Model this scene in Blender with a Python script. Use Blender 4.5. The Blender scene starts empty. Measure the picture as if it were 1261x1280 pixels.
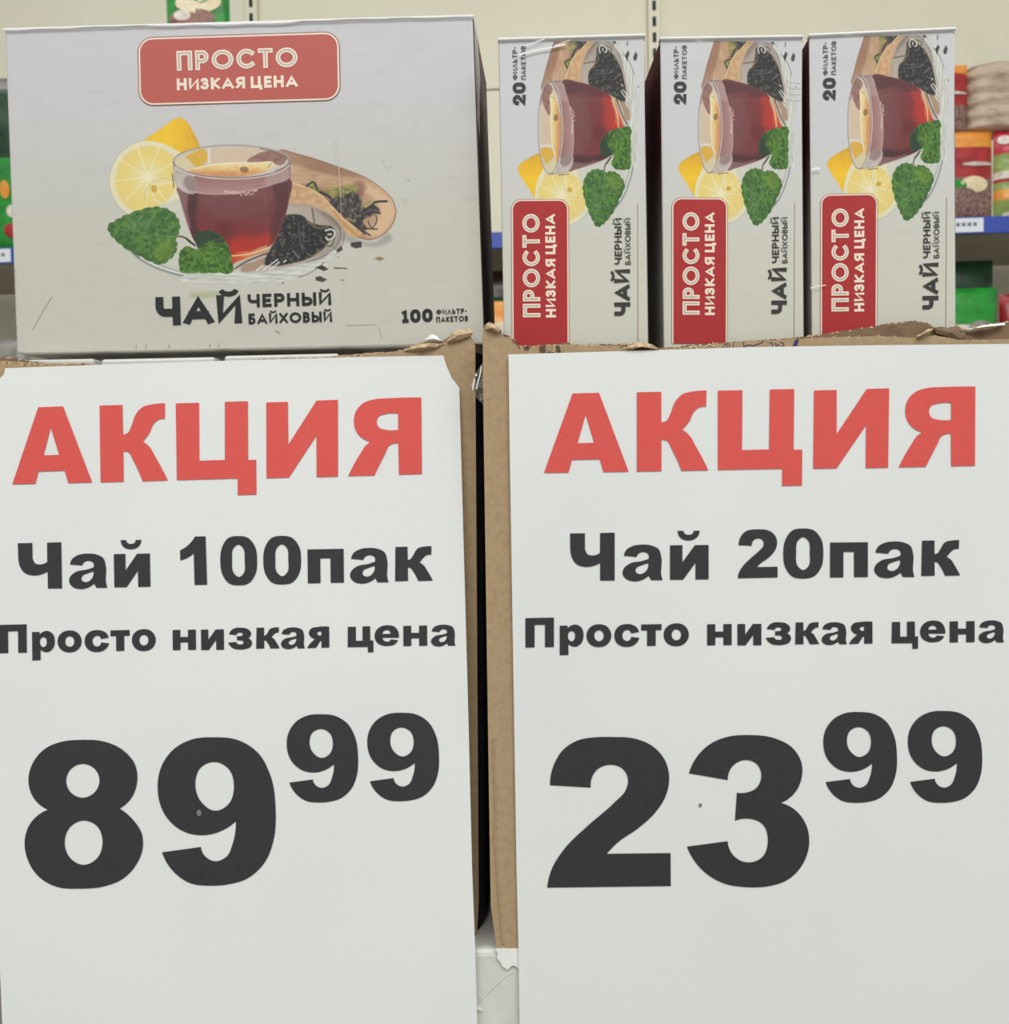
import bpy, bmesh, math, random
import numpy as np
from mathutils import Vector, Matrix
from mathutils.geometry import tessellate_polygon
random.seed(7)
RNG = np.random.default_rng(7)
S = bpy.context.scene
COL = S.collection
# ------------------------------------------------------------------ camera
F = 1250.0; PW, PH = 1261, 1280; DIST = 0.417; ZC = 1.25
CAM = Matrix.Translation((0, -DIST, ZC)) @ (Matrix.Rotation(math.radians(1.49), 4, 'Z') @
      Matrix.Rotation(math.radians(90-2.2), 4, 'X') @ Matrix.Rotation(math.radians(-1.05), 4, 'Z'))
cd = bpy.data.cameras.new('camera'); cam = bpy.data.objects.new('camera', cd); COL.objects.link(cam)
cd.sensor_fit = 'VERTICAL'; cd.sensor_height = 36; cd.sensor_width = 36; cd.lens = 36*F/PH
cd.clip_start = 0.01; cd.clip_end = 60
cam.matrix_world = CAM
cd.dof.use_dof = True; cd.dof.focus_distance = DIST+0.006; cd.dof.aperture_fstop = 26
S.camera = cam
# ------------------------------------------------------------------ light
w = bpy.data.worlds.new('shop_air'); S.world = w; w.use_nodes = True
w.node_tree.nodes['Background'].inputs[0].default_value = (0.98, 1.0, 0.97, 1)
w.node_tree.nodes['Background'].inputs[1].default_value = 0.46
def area(name, loc, rot, sx, sy, power, col=(1, .99, .965)):
    l = bpy.data.lights.new(name, 'AREA'); l.shape = 'RECTANGLE'; l.size = sx; l.size_y = sy; l.energy = power; l.color = col
    o = bpy.data.objects.new(name, l); COL.objects.link(o); o.location = loc; o.rotation_euler = [math.radians(a) for a in rot]
    return o
area('ceiling_light', (0.3, -1.5, 3.0), (25, 0, 4), 3.2, 0.9, 57)
area('ceiling_light', (-0.3, 0.95, 3.0), (8, 0, 0), 3.6, 0.5, 16)
S.view_settings.view_transform = 'Standard'; S.view_settings.look = 'None'
S.view_settings.gamma = 1; S.view_settings.use_curve_mapping = False
S.view_settings.exposure = 0.0

# ------------------------------------------------------------------ helpers
CO = CAM.translation.copy(); CR_ = CAM.to_3x3()
def ray(px, py): return CR_ @ Vector(((px-PW/2)/F, -(py-PH/2)/F, -1.0))
class Plane:
    """vertical surface standing at Y = f(x, z); hit() says where a line of sight meets it"""
    def __init__(s, y0, k=0.0, x0=0.0, fn=None): s.y0 = y0; s.k = k; s.x0 = x0; s.fn = fn
    def Y(s, x, z): return s.y0 + s.k*(x-s.x0) + (s.fn(x, z) if s.fn else 0)
    def hit(s, px, py, off=0.0):
        d = ray(px, py); y = s.y0
        for _ in range(5):
            t = (y-CO.y)/d.y; p = CO + d*t; y = s.Y(p.x, p.z)
        p = CO + d*((y-CO.y)/d.y); p.y -= off
        return p
def at(px, py, Y): return Plane(Y).hit(px, py)
def lin(c):
    c = c/255.0
    return c/12.92 if c <= .04045 else ((c+.055)/1.055)**2.4
KA = 1.06
def rgb(r, g, b, k=KA): return tuple(min(.96, lin(v)*k) for v in (r, g, b)) + (1,)
MATS = {}
def mat(name, col=(200, 200, 200), rough=.5, noise=None, bump=None, coat=0, metallic=0, spec=.5, coat_rough=.1):
    """noise=(scale, colour2, contrast lo, hi, stretch xyz); bump=(scale, distance)"""
    if name in MATS: return MATS[name]
    m = bpy.data.materials.new(name); m.use_nodes = True; nt = m.node_tree; b = nt.nodes['Principled BSDF']
    b.inputs['Base Color'].default_value = rgb(*col); b.inputs['Roughness'].default_value = rough
    b.inputs['Metallic'].default_value = metallic; b.inputs['Specular IOR Level'].default_value = spec
    b.inputs['Coat Weight'].default_value = coat; b.inputs['Coat Roughness'].default_value = coat_rough
    tc = nt.nodes.new('ShaderNodeTexCoord')
    if noise:
        mp = nt.nodes.new('ShaderNodeMapping'); mp.inputs['Scale'].default_value = noise[4] if len(noise) > 4 else (1, 1, 1)
        n = nt.nodes.new('ShaderNodeTexNoise'); n.inputs['Scale'].default_value = noise[0]; n.inputs['Detail'].default_value = 6
        r = nt.nodes.new('ShaderNodeMapRange'); r.inputs['From Min'].default_value = noise[2]; r.inputs['From Max'].default_value = noise[3]
        mx = nt.nodes.new('ShaderNodeMix'); mx.data_type = 'RGBA'
        mx.inputs[6].default_value = rgb(*col); mx.inputs[7].default_value = rgb(*noise[1])
        L = nt.links.new
        L(tc.outputs['Object'], mp.inputs[0]); L(mp.outputs[0], n.inputs[0]); L(n.outputs[0], r.inputs[0]); L(r.outputs[0], mx.inputs[0])
        L(mx.outputs[2], b.inputs['Base Color'])
    if bump:
        n = nt.nodes.new('ShaderNodeTexNoise'); n.inputs['Scale'].default_value = bump[0]; n.inputs['Detail'].default_value = 3
        bp = nt.nodes.new('ShaderNodeBump'); bp.inputs['Distance'].default_value = bump[1]; bp.inputs['Strength'].default_value = 1
        nt.links.new(tc.outputs['Object'], n.inputs[0]); nt.links.new(n.outputs[0], bp.inputs['Height'])
        nt.links.new(bp.outputs[0], b.inputs['Normal']); nt.links.new(bp.outputs[0], b.inputs['Coat Normal'])
    MATS[name] = m
    return m
def vmat(name, base_nodes, rough=.35, coat=0.0, attr='print', bump=None, spec=.5):
    """printed card: node-made ground colour with the picture's ink (colour attribute, alpha = ink) over it"""
    m = bpy.data.materials.new(name); m.use_nodes = True; nt = m.node_tree; b = nt.nodes['Principled BSDF']
    b.inputs['Roughness'].default_value = rough; b.inputs['Coat Weight'].default_value = coat; b.inputs['Specular IOR Level'].default_value = spec
    g = base_nodes(nt)
    if attr:
        a = nt.nodes.new('ShaderNodeAttribute'); a.attribute_name = attr
        mx = nt.nodes.new('ShaderNodeMix'); mx.data_type = 'RGBA'
        nt.links.new(a.outputs['Alpha'], mx.inputs[0]); nt.links.new(g, mx.inputs[6]); nt.links.new(a.outputs['Color'], mx.inputs[7])
        g = mx.outputs[2]
    nt.links.new(g, b.inputs['Base Color'])
    if bump:
        tc = nt.nodes.new('ShaderNodeTexCoord')
        n = nt.nodes.new('ShaderNodeTexNoise'); n.inputs['Scale'].default_value = bump[0]
        bp = nt.nodes.new('ShaderNodeBump'); bp.inputs['Distance'].default_value = bump[1]
        nt.links.new(tc.outputs['Object'], n.inputs[0]); nt.links.new(n.outputs[0], bp.inputs['Height'])
        nt.links.new(bp.outputs[0], b.inputs['Normal'])
    MATS[name] = m
    return m
def film_mat(name, tint=(1, 1, 1), gloss=.10, rough=.08, haze=0.0, scale=60, dist=.0008):
    m = bpy.data.materials.new(name); m.use_nodes = True; nt = m.node_tree; nt.nodes.clear()
    out = nt.nodes.new('ShaderNodeOutputMaterial'); t = nt.nodes.new('ShaderNodeBsdfTransparent'); g = nt.nodes.new('ShaderNodeBsdfGlossy')
    t.inputs[0].default_value = (*tint, 1); g.inputs['Roughness'].default_value = rough
    tc = nt.nodes.new('ShaderNodeTexCoord'); n = nt.nodes.new('ShaderNodeTexNoise'); n.inputs['Scale'].default_value = scale; n.inputs['Detail'].default_value = 2
    bp = nt.nodes.new('ShaderNodeBump'); bp.inputs['Distance'].default_value = dist
    nt.links.new(tc.outputs['Object'], n.inputs[0]); nt.links.new(n.outputs[0], bp.inputs['Height']); nt.links.new(bp.outputs[0], g.inputs['Normal'])
    fr = nt.nodes.new('ShaderNodeLayerWeight'); fr.inputs[0].default_value = .12; nt.links.new(bp.outputs[0], fr.inputs['Normal'])
    ad = nt.nodes.new('ShaderNodeMath'); ad.operation = 'MULTIPLY_ADD'; ad.inputs[1].default_value = .5; ad.inputs[2].default_value = gloss*.2
    nt.links.new(fr.outputs['Facing'], ad.inputs[0])
    mx = nt.nodes.new('ShaderNodeMixShader'); nt.links.new(ad.outputs[0], mx.inputs[0]); nt.links.new(t.outputs[0], mx.inputs[1]); nt.links.new(g.outputs[0], mx.inputs[2])
    last = mx.outputs[0]
    if haze:
        d = nt.nodes.new('ShaderNodeBsdfDiffuse'); d.inputs[0].default_value = (.9, .9, .9, 1)
        m2 = nt.nodes.new('ShaderNodeMixShader'); m2.inputs[0].default_value = haze
        nt.links.new(last, m2.inputs[1]); nt.links.new(d.outputs[0], m2.inputs[2]); last = m2.outputs[0]
    nt.links.new(last, out.inputs[0]); MATS[name] = m
    return m

class MB:
    """collects world-space vertices and faces, builds one mesh object"""
    def __init__(s): s.v = []; s.f = []; s.m = []
    def add(s, vs, fs, mi=0):
        n = len(s.v); s.v += [tuple(v) for v in vs]; s.f += [tuple(i+n for i in f) for f in fs]; s.m += [mi]*len(fs); return s
    def box(s, x0, x1, y0, y1, z0, z1, mi=0):
        v = [(x0, y0, z0), (x1, y0, z0), (x1, y1, z0), (x0, y1, z0), (x0, y0, z1), (x1, y0, z1), (x1, y1, z1), (x0, y1, z1)]
        return s.add(v, [(0, 3, 2, 1), (4, 5, 6, 7), (0, 1, 5, 4), (1, 2, 6, 5), (2, 3, 7, 6), (3, 0, 4, 7)], mi)
    def quadbox(s, q, d, mi=0):
        """q: front corners BL BR TR TL, d: depth vector"""
        v = [Vector(p) for p in q] + [Vector(p)+Vector(d) for p in q]
        return s.add(v, [(0, 1, 2, 3), (7, 6, 5, 4), (1, 5, 6, 2), (4, 0, 3, 7), (3, 2, 6, 7), (4, 5, 1, 0)], mi)
    def poly(s, loops3, mi=0):
        loops3 = [[Vector(p) for p in l] for l in loops3]
        tris = tessellate_polygon(loops3); flat = [p for l in loops3 for p in l]
        out = []
        for t in tris:
            a, b, c = (flat[i] for i in t)
            n = (b-a).cross(c-a)
            out.append(t if n.y < 0 else (t[0], t[2], t[1]))
        return s.add(flat, out, mi)
    def build(s, name, mats, root=None, smooth=False, bevel=0, mods=None, parent=None):
        me = bpy.data.meshes.new(name)
        base = root.location if root is not None else Vector((0, 0, 0))
        me.from_pydata([(v[0]-base[0], v[1]-base[1], v[2]-base[2]) for v in s.v], [], s.f)
        for m in (mats if isinstance(mats, (list, tuple)) else [mats]): me.materials.append(m)
        me.polygons.foreach_set('material_index', s.m)
        if smooth: me.polygons.foreach_set('use_smooth', [True]*len(me.polygons))
        me.update()
        o = bpy.data.objects.new(name, me); COL.objects.link(o)
        if parent is not None: o.parent = parent
        elif root is not None: o.parent = root
        if bevel:
            b = o.modifiers.new('bevel', 'BEVEL'); b.width = bevel; b.segments = 3; b.limit_method = 'ANGLE'; b.angle_limit = math.radians(40)
        return o
def tag(o, label=None, cat=None, group=None, kind=None):
    if label: o['label'] = label
    if cat: o['category'] = cat
    if group: o['group'] = group
    if kind: o['kind'] = kind
    return o
def thing(name, loc, label, cat, group=None):
    o = bpy.data.objects.new(name, None); o.empty_display_size = .02; COL.objects.link(o); o.location = loc
    return tag(o, label, cat, group)
def copy_tree(o, parent=None):
    c = o.copy(); COL.objects.link(c); c.parent = parent
    if parent is not None: c.matrix_parent_inverse = o.matrix_parent_inverse
    for ch in [x for x in KIDS.get(o.name, [])]:
        copy_tree(ch, c)
    return c
KIDS = {}
def index_kids():
    KIDS.clear()
    for o in S.objects:
        if o.parent: KIDS.setdefault(o.parent.name, []).append(o)

# smooth outline: points (x, y, smooth?) -> dense polyline
def spline(pts, n=7):
    N = len(pts); out = []
    P = [np.array(p[:2], float) for p in pts]; C = [len(p) < 3 for p in pts]
    for i in range(N):
        j = (i+1) % N; a, b = P[i], P[j]
        if C[i] and C[j]: out.append(a); continue
        d = np.linalg.norm(b-a)
        def tan(k):
            p0, p1, p2 = P[(k-1) % N], P[k], P[(k+1) % N]
            d0 = np.linalg.norm(p1-p0)+1e-9; d1 = np.linalg.norm(p2-p1)+1e-9
            t = (p1-p0)/d0*d1+(p2-p1)/d1*d0
            return t/(np.linalg.norm(t)+1e-9)
        ta = tan(i) if not C[i] else None; tb = tan(j) if not C[j] else None
        if ta is None:
            ch = (b-a)/d; ta = 2*ch*np.dot(ch, tb)-tb; ta = ta/(np.linalg.norm(ta)+1e-9)
        if tb is None:
            ch = (b-a)/d; tb = 2*ch*np.dot(ch, ta)-ta; tb = tb/(np.linalg.norm(tb)+1e-9)
        for k in range(n):
            t = k/n; h = [(2*t**3-3*t*t+1), (t**3-2*t*t+t), (-2*t**3+3*t*t), (t**3-t*t)]
            out.append(h[0]*a+h[1]*ta*d+h[2]*b+h[3]*tb*d)
    return [(float(p[0]), float(p[1])) for p in out]
def pp(s):
    """'x,y x,y~ ...' ~ marks a smooth point"""
    out = []
    for t in s.split():
        sm = t.endswith('~'); a, b = t.rstrip('~').split(',')
        out.append((float(a), float(b), 1) if sm else (float(a), float(b)))
    return out

# ------------------------------------------------------------------ heavy poster letters
# glyph: (baseline y at x=0, slope, lean, cap height, outlines) as drawn, y down
R7 = (634.6, -.0132, .004, 388); R8 = (610.8, -.0105, .004, 391); R3 = (314.5, -.0115, .003, 250); R4 = (301.5, -.0125, .003, 250)
R3b = (669, -.0125, .003, 154.5); R4b = (655, -.0125, .003, 154.5); L1 = (319.5, -.019, .02, 241); L2b = (635.5, -.0165, .014, 148)
G = {
'А': (R7, ["78,634 219,245 349,242 495,629 371,631 352,568 216,571 199,633", "283,348 325,487 244,489"]),
'К': (R7, ["535,240 655,238 656,388 680,380~ 700,346~ 722,290~ 760,250~ 810,237~ 878,232 876,311 840,316~ 814,340~ 795,380~ 758,424 790,448~ 825,505~ 887,623 755,626 705,515~ 685,480~ 656,473 656,627 535,629"]),
'Ц': (R7, ["934,233 1055,231 1053,525 1186,522 1190,228 1310,226 1307,524 1349,523 1348,699 1250,701 1251,617 934,622"]),
'И': (R8, ["303,222 416,220 416,438 566,216 678,213 673,605 561,607 563,395 416,607 299,609"]),
'Я': (R8, ["1098,207 930,209~ 860,213~ 800,233~ 763,272~ 751,325~ 768,385~ 838,431 812,447~ 785,485~ 718,604 852,602 908,494~ 932,450~ 977,440 978,600 1096,598", "978,287 910,290~ 880,300~ 868,327~ 880,358~ 915,370~ 978,370"]),
'Ч': (R3, ["263,66 341,65 341,132 345,160~ 354,175~ 380,182~ 420,168 421,64 497,62 497,313 421,313 421,221 385,236~ 340,241~ 295,225~ 272,190~ 265,155~ 264,130"]),
'а': (R3, ["545,183 612,189 622,172~ 650,164~ 672,174~ 674,200 640,211~ 575,225~ 545,250~ 538,275~ 555,303~ 600,317~ 645,308~ 675,288 688,311 748,311 742,290~ 741,190~ 728,150~ 690,130~ 640,125~ 585,135~ 556,155~", "673,222 640,232~ 610,248~ 607,268~ 628,280~ 660,265~ 673,240~"]),
'и': (R3, ["787,129 852,128 852,218 918,128 990,127 990,307 921,308 921,220 856,309 787,309"]),
'й': (R3, ["787,129 852,128 852,218 918,128 990,127 990,307 921,308 921,220 856,309 787,309", "827,53 858,53 865,68~ 885,74~ 905,68~ 911,53 943,52 930,85~ 887,103~ 840,87~"]),
'п': (R4, ["320,117 519,115 519,297 446,298 446,165 390,166 390,299 320,300"]),
'к': (R4, ["804,107 869,106 869,178 885,172~ 900,150~ 925,115~ 960,106~ 998,104 996,150 970,153~ 955,165~ 933,193 955,207~ 970,230~ 1003,289 924,291 895,235~ 885,222~ 869,218 870,290 800,292"]),
'0': (R4, ["180,43~ 235,53~ 272,95~ 285,172~ 272,250~ 235,294~ 178,305~ 122,294~ 88,252~ 75,175~ 88,98~ 122,54~", "180,88~ 203,103~ 214,172~ 204,245~ 180,261~ 155,246~ 142,172~ 155,103~"]),
'1': (L1, ["945,122 985,98~ 1025,51 1081,50 1089,298 1022,299 1018,137 990,157~ 946,173"]),
'П': (R3b, ["28,515 178,512 178,666 131,667 131,549 76,550 76,668 28,669"]),
'р': (R3b, ["208,555 249,554 250,568 270,553~ 293,549~ 322,565~ 333,606~ 320,647~ 290,664~ 268,660~ 253,650 254,707 208,709", "270,582~ 285,590~ 289,608~ 284,628~ 270,637~ 256,628~ 251,607~ 256,590~"]),
'о': (R3b, ["413,547~ 452,556~ 473,580~ 479,607~ 470,637~ 448,658~ 413,666~ 378,658~ 356,636~ 349,607~ 356,578~ 378,556~", "414,578~ 432,586~ 439,607~ 432,628~ 414,636~ 397,628~ 390,607~ 397,586~"]),
'с': (R3b, ["624,587 612,563~ 590,550~ 560,546~ 523,555~ 501,578~ 495,606~ 503,638~ 525,658~ 560,665~ 595,657~ 615,640~ 626,618 583,613 577,628~ 562,635~ 545,628~ 537,606~ 545,584~ 562,576~ 576,580~ 582,594"]),
'т': (R3b, ["636,548 743,546 743,577 712,577 712,659 667,660 667,579 636,579"]),
'н': (R3b, ["984,547 1026,546 1026,585 1068,585 1068,546 1111,545 1111,655 1068,656 1068,614 1026,615 1026,656 984,657"]),
'з': (L2b, ["27,557 40,536~ 60,525~ 90,523~ 125,530~ 143,550~ 140,567~ 122,577 141,586~ 148,602~ 140,623~ 115,634~ 85,637~ 45,628~ 23,601 66,598 72,608~ 84,611~ 100,608~ 104,600~ 100,592~ 88,589~ 69,589 69,567 88,567~ 97,564~ 100,557~ 95,550~ 84,548~ 72,551~ 67,561"]),
'я': (L2b, ["553,518 490,520~ 460,527~ 446,549~ 455,570~ 482,582 468,592~ 437,630 484,629 500,604~ 506,594~ 513,592 513,628 555,627", "512,543 498,544~ 490,552~ 498,563~ 512,564"]),
'ц': (R4b, ["645,537 688,536 688,614 724,613 724,535 765,534 766,612 782,612 782,676 752,677 752,647 643,648"]),
'е': (R4b, ["925,597 922,565~ 905,540~ 862,529~ 820,540~ 799,563~ 793,590~ 803,620~ 830,638~ 865,642~ 900,634~ 921,611 881,607 874,616~ 861,619~ 844,613~ 836,597", "836,577 842,562~ 858,555~ 874,560~ 880,576"]),
'9': (None, ["712,648 882,625 900,665~ 945,688~ 995,668~ 1022,610~ 1035,512 975,553~ 890,573~ 805,556~ 725,485~ 691,365~ 705,275~ 760,195~ 840,152~ 940,143~ 1040,155~ 1130,212~ 1185,310~ 1209,460~ 1200,600~ 1165,690~ 1085,765~ 1000,790~ 920,795~ 840,785~ 765,735~", "938,251~ 1000,280~ 1026,360~ 1000,440~ 945,466~ 885,430~ 856,350~ 880,275~"]),
'2': (None, ["58,354 75,265~ 115,200~ 180,158~ 250,145~ 330,143~ 430,150~ 510,185~ 562,245~ 580,330~ 565,400~ 520,472~ 440,545~ 360,600~ 307,654 587,650 588,794 47,802 65,725~ 120,635~ 220,535~ 340,430~ 390,375~ 400,330~ 380,285~ 325,264~ 265,285~ 237,364"]),
'3': (None, ["668,303 700,235~ 760,175~ 840,142~ 930,135~ 1040,148~ 1120,190~ 1160,255~ 1158,335~ 1125,395~ 1070,432 1135,465~ 1182,530~ 1195,600~ 1170,695~ 1100,770~ 1020,797~ 920,802~ 820,785~ 730,730~ 660,625 838,601 865,665~ 925,694~ 990,670~ 1014,600~ 990,525~ 935,502~ 870,511 878,388 915,388~ 965,365~ 985,312~ 965,262~ 915,244~ 860,270~ 838,332"]),
'8': (None, ["355,155~ 450,162~ 535,200~ 590,265~ 600,335~ 575,410~ 523,457 585,510~ 620,565~ 627,620~ 600,700~ 540,765~ 450,800~ 350,808~ 250,800~ 175,760~ 120,680~ 106,600~ 125,530~ 208,461 145,410~ 121,330~ 140,255~ 195,192~ 270,162~", "360,260~ 412,282~ 434,334~ 412,386~ 360,409~ 308,386~ 287,334~ 308,282~", "366,509~ 425,535~ 449,605~ 425,675~ 366,704~ 308,675~ 282,605~ 308,535~"]),
}
GL = {}
for ch, (mt, loops) in G.items():
    ls = [spline(pp(l)) for l in loops]
    if mt:
        b0, sl, ln, cap = mt
        ls = [[(x-ln*(y-b0), (b0+sl*x-y)/cap) for x, y in l] for l in ls]
        xs = [p[0] for p in ls[0]]
        if ch == 'й': xs = [p[0] for p in ls[0]]
        x0, x1 = min(xs), max(xs)
        GL[ch] = ('row', [[((x-x0)/(x1-x0), y) for x, y in l] for l in ls])
    else:
        # free digits: undo the slight tilt of the sheet, normalise to own box
        sl, ln = ((-.012, .018) if ch in '89' else (-.006, .006))
        ls = [[(x-ln*y, -(y-sl*x)) for x, y in l] for l in ls]
        xs = [p[0] for p in ls[0]]; ys = [p[1] for p in ls[0]]
        x0, x1, y0, y1 = min(xs), max(xs), min(ys), max(ys)
        GL[ch] = ('box', [[((x-x0)/(x1-x0), (y-y0)/(y1-y0)) for x, y in l] for l in ls])
def row_text(mb, plane, txt, spans, base, cap, lean, off=.00030, overs=0.014):
    """spans: (x left, x right) at the baseline for each letter; base: two pixels of the baseline"""
    (ax, ay), (bx, by) = base; sl = (by-ay)/(bx-ax)
    for ch, (xl, xr) in zip(txt, spans):
        kind, loops = GL[ch]; out = []
        for l in loops:
            q = []
            for u, v in l:
                if kind == 'box': v = v*(1+overs)-(overs if ch in '3' else 0)
                x = xl+u*(xr-xl); y = ay+(x-ax)*sl-v*cap; x -= v*cap*lean
                q.append(plane.hit(x, y, off))
            out.append(q)
        parts = split_islands(out) if ch == 'й' else [out]
        for p_ in parts: mb.poly(p_)
def split_islands(loops): return [[l] for l in loops]
def box_text(mb, plane, ch, x0, x1, y0, y1, slope, lean, off=.00030):
    W = (x1-x0)-abs(lean)*(y1-y0)*.35; H = (y1-y0)-abs(slope)*(x1-x0)*.35; cx, cy = (x0+x1)/2, (y0+y1)/2
    out = []
    for l in GL[ch][1]:
        out.append([plane.hit(cx+(u-.5)*W-(v-.5)*H*lean, cy-(v-.5)*H+(u-.5)*W*slope, off) for u, v in l])
    mb.poly(out)

# ------------------------------------------------------------------ light geometric lettering (stroked)
def arc(cx, cy, rx, ry, a0, a1, n=14):
    return [(cx+rx*math.cos(math.radians(a0+(a1-a0)*i/n)), cy+ry*math.sin(math.radians(a0+(a1-a0)*i/n))) for i in range(n+1)]
def _R(m=False):
    b = [(0, 1), (.5, 1)] + arc(.55, .72, .45, .28, 90, -90) + [(0, .44)]
    s = [[(0, 0), (0, 1)], b]
    return s
SG = {
'П': (.72, [[(0, 0), (0, 1), (1, 1), (1, 0)]]), 'Р': (.62, _R()), 'О': (1.0, ['o']), 'С': (.86, [arc(.56, .5, .56, .5, 48, 312, 20)]),
'Т': (.68, [[(0, 1), (1, 1)], [(.5, 1), (.5, 0)]]), 'Н': (.72, [[(0, 0), (0, 1)], [(1, 0), (1, 1)], [(0, .5), (1, .5)]]),
'И': (.74, [[(0, 1), (0, 0), (1, 1), (1, 0)]]), 'Й': (.74, [[(0, 1), (0, 0), (1, 1), (1, 0)], arc(.5, 1.50, .46, .27, 195, 345, 12)]),
'З': (.56, [arc(.42, .76, .5, .24, 150, -90, 14), arc(.42, .26, .58, .26, 90, -150, 14)]),
'К': (.66, [[(0, 0), (0, 1)], [(1, 1), (.12, .5), (1, 0)]]), 'А': (.86, [[(0, 0), (.5, 1), (1, 0)], [(.2, .26), (.8, .26)]]),
'Я': (.66, [[(1, 0), (1, 1)], [(1-x, y) for x, y in _R()[1]], [(.55, .44), (0, 0)]]),
'Ц': (.82, [[(0, 1), (0, 0), (1.0, 0), (1.0, -.2)], [(.84, 0), (.84, 1)]]), 'Е': (.55, [[(1, 1), (0, 1), (0, 0), (1, 0)], [(0, .5), (.85, .5)]]),
'Ч': (.72, [[(0, 1), (0, .72)]+arc(.35, .72, .35, .3, 180, 270, 7)+[(1, .42)], [(1, 1), (1, 0)]]),
'Ь': (.56, [[(0, 1), (0, 0), (.5, 0)]+arc(.5, .29, .5, .29, -90, 90, 9)+[(0, .58)]]),
'Ы': (.86, [[(0, 1), (0, 0), (.35, 0)]+arc(.35, .29, .32, .29, -90, 90, 9)+[(0, .58)], [(1, 0), (1, 1)]]),
'Б': (.6, [[(.85, 1), (0, 1), (0, 0), (.5, 0)]+arc(.5, .29, .5, .29, -90, 90, 9)+[(0, .58)]]),
'В': (.6, [[(0, 0), (0, 1), (.45, 1)]+arc(.45, .77, .45, .23, 90, -90, 8)+[(0, .54)], [(.45, .54)]+arc(.5, .27, .5, .27, 90, -90, 8)+[(0, 0)]]),
'Х': (.74, [[(0, 0), (1, 1)], [(0, 1), (1, 0)]]), 'Ф': (1.0, [[(.5, 0), (.5, 1)], 'f']), 'Л': (.8, [[(0, 0), (.5, 1), (1, 0)]]),
'-': (.3, [[(0, .5), (1, .5)]]),
'1': (.42, [[(0, .9), (.5, 1), (.5, 0)], [(0, 0), (1, 0)]]), '0': (.68, ['z']),
'2': (.64, [[(0, .72)]+arc(.5, .7, .5, .3, 170, -30, 12)+[(0, 0), (1, 0)]]),
}
def stroke_loop(path, t, closed=False, cap=True):
    P = [np.array(p, float) for p in path]
    P = [P[0]]+[b for a, b in zip(P, P[1:]) if np.linalg.norm(b-a) > 1e-4]
    N = len(P)
    if not closed and cap:
        d = (P[1]-P[0]); P[0] = P[0]-d/np.linalg.norm(d)*t/2
        d = (P[-1]-P[-2]); P[-1] = P[-1]+d/np.linalg.norm(d)*t/2
    L, R = [], []
    for i in range(N):
        if closed: a, b = P[i]-P[i-1], P[(i+1) % N]-P[i]
        else: a = P[i]-P[max(i-1, 0)] if i else P[1]-P[0]; b = P[min(i+1, N-1)]-P[i] if i < N-1 else a
        a = a/(np.linalg.norm(a)+1e-9); b = b/(np.linalg.norm(b)+1e-9)
        m = np.array((-a[1]-b[1], a[0]+b[0])); ml = np.linalg.norm(m)
        if ml < .3: m = np.array((-a[1], a[0])); k = 1
        else: m = m/ml; k = min(1/max(.35, m[0]*-a[1]+m[1]*a[0]), 1.7)
        L.append(P[i]+m*t/2*k); R.append(P[i]-m*t/2*k)
    return L, R
KST = [0]
def word_layout(txt, gap, space=.42):
    x = 0; out = []
    for ch in txt:
        if ch == ' ': x += space; continue
        w = SG[ch][0]; out.append((ch, x, w)); x += w+gap
    return out, x-gap
def stroke_text(mb, fn, txt, p0, p1, cap, t, up=1, gap=.16, space=.3, mi=0, italic=0):
    """p0,p1: baseline ends in pixels; cap: cap height in pixels; up: +1 letters stand to the left of p0->p1 seen with y down"""
    lay, W = word_layout(txt, gap, space)
    p0 = np.array(p0, float); p1 = np.array(p1, float); L = np.linalg.norm(p1-p0); e = (p1-p0)/L; n = np.array((e[1], -e[0]))*up
    sx = L/W
    def M(x, y): q = p0+e*(x*sx)+n*(y*cap); return fn(q[0], q[1])
    for ch, x0, w in lay:
        tx = t*cap/sx     # stroke width measured in layout units along x
        for path in SG[ch][1]:
            closed = False
            if path == 'o': path = arc(.5, .5, .5, .5, 0, 360, 28)[:-1]; closed = True
            elif path == 'z': path = arc(.5, .66, .5, .34, 0, 180, 10)+arc(.5, .34, .5, .34, 180, 360, 10); closed = True
            elif path == 'f': path = arc(.5, .52, .5, .3, 0, 360, 24)[:-1]; closed = True
            # metric space: pixels
            pts = [((x0+tx/2+u*(w-tx))*sx, (t/2+v*(1-t))*cap) for u, v in path]
            brv = path[0][1] > 1.1
            A, B = stroke_loop(pts, t*cap*(.62 if brv else 1), closed, not brv)
            N = len(A); vs = []
            KST[0] = (KST[0]+1) % 3
            if not brv and ch != 'Ц': A, B = [[np.array((q[0], min(max(q[1], 0), cap))) for q in Z] for Z in (A, B)]
            for q in A+B:
                r = p0+e*q[0]+n*q[1]; w3 = fn(r[0], r[1]); vs.append((w3[0], w3[1]-KST[0]*.000012, w3[2]))
            fs = []
            for i in range(N if closed else N-1):
                j = (i+1) % N; fs.append((i, j, N+j, N+i) if up < 0 else (i, N+i, N+j, j))
            mb.add(vs, fs, mi)
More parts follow.
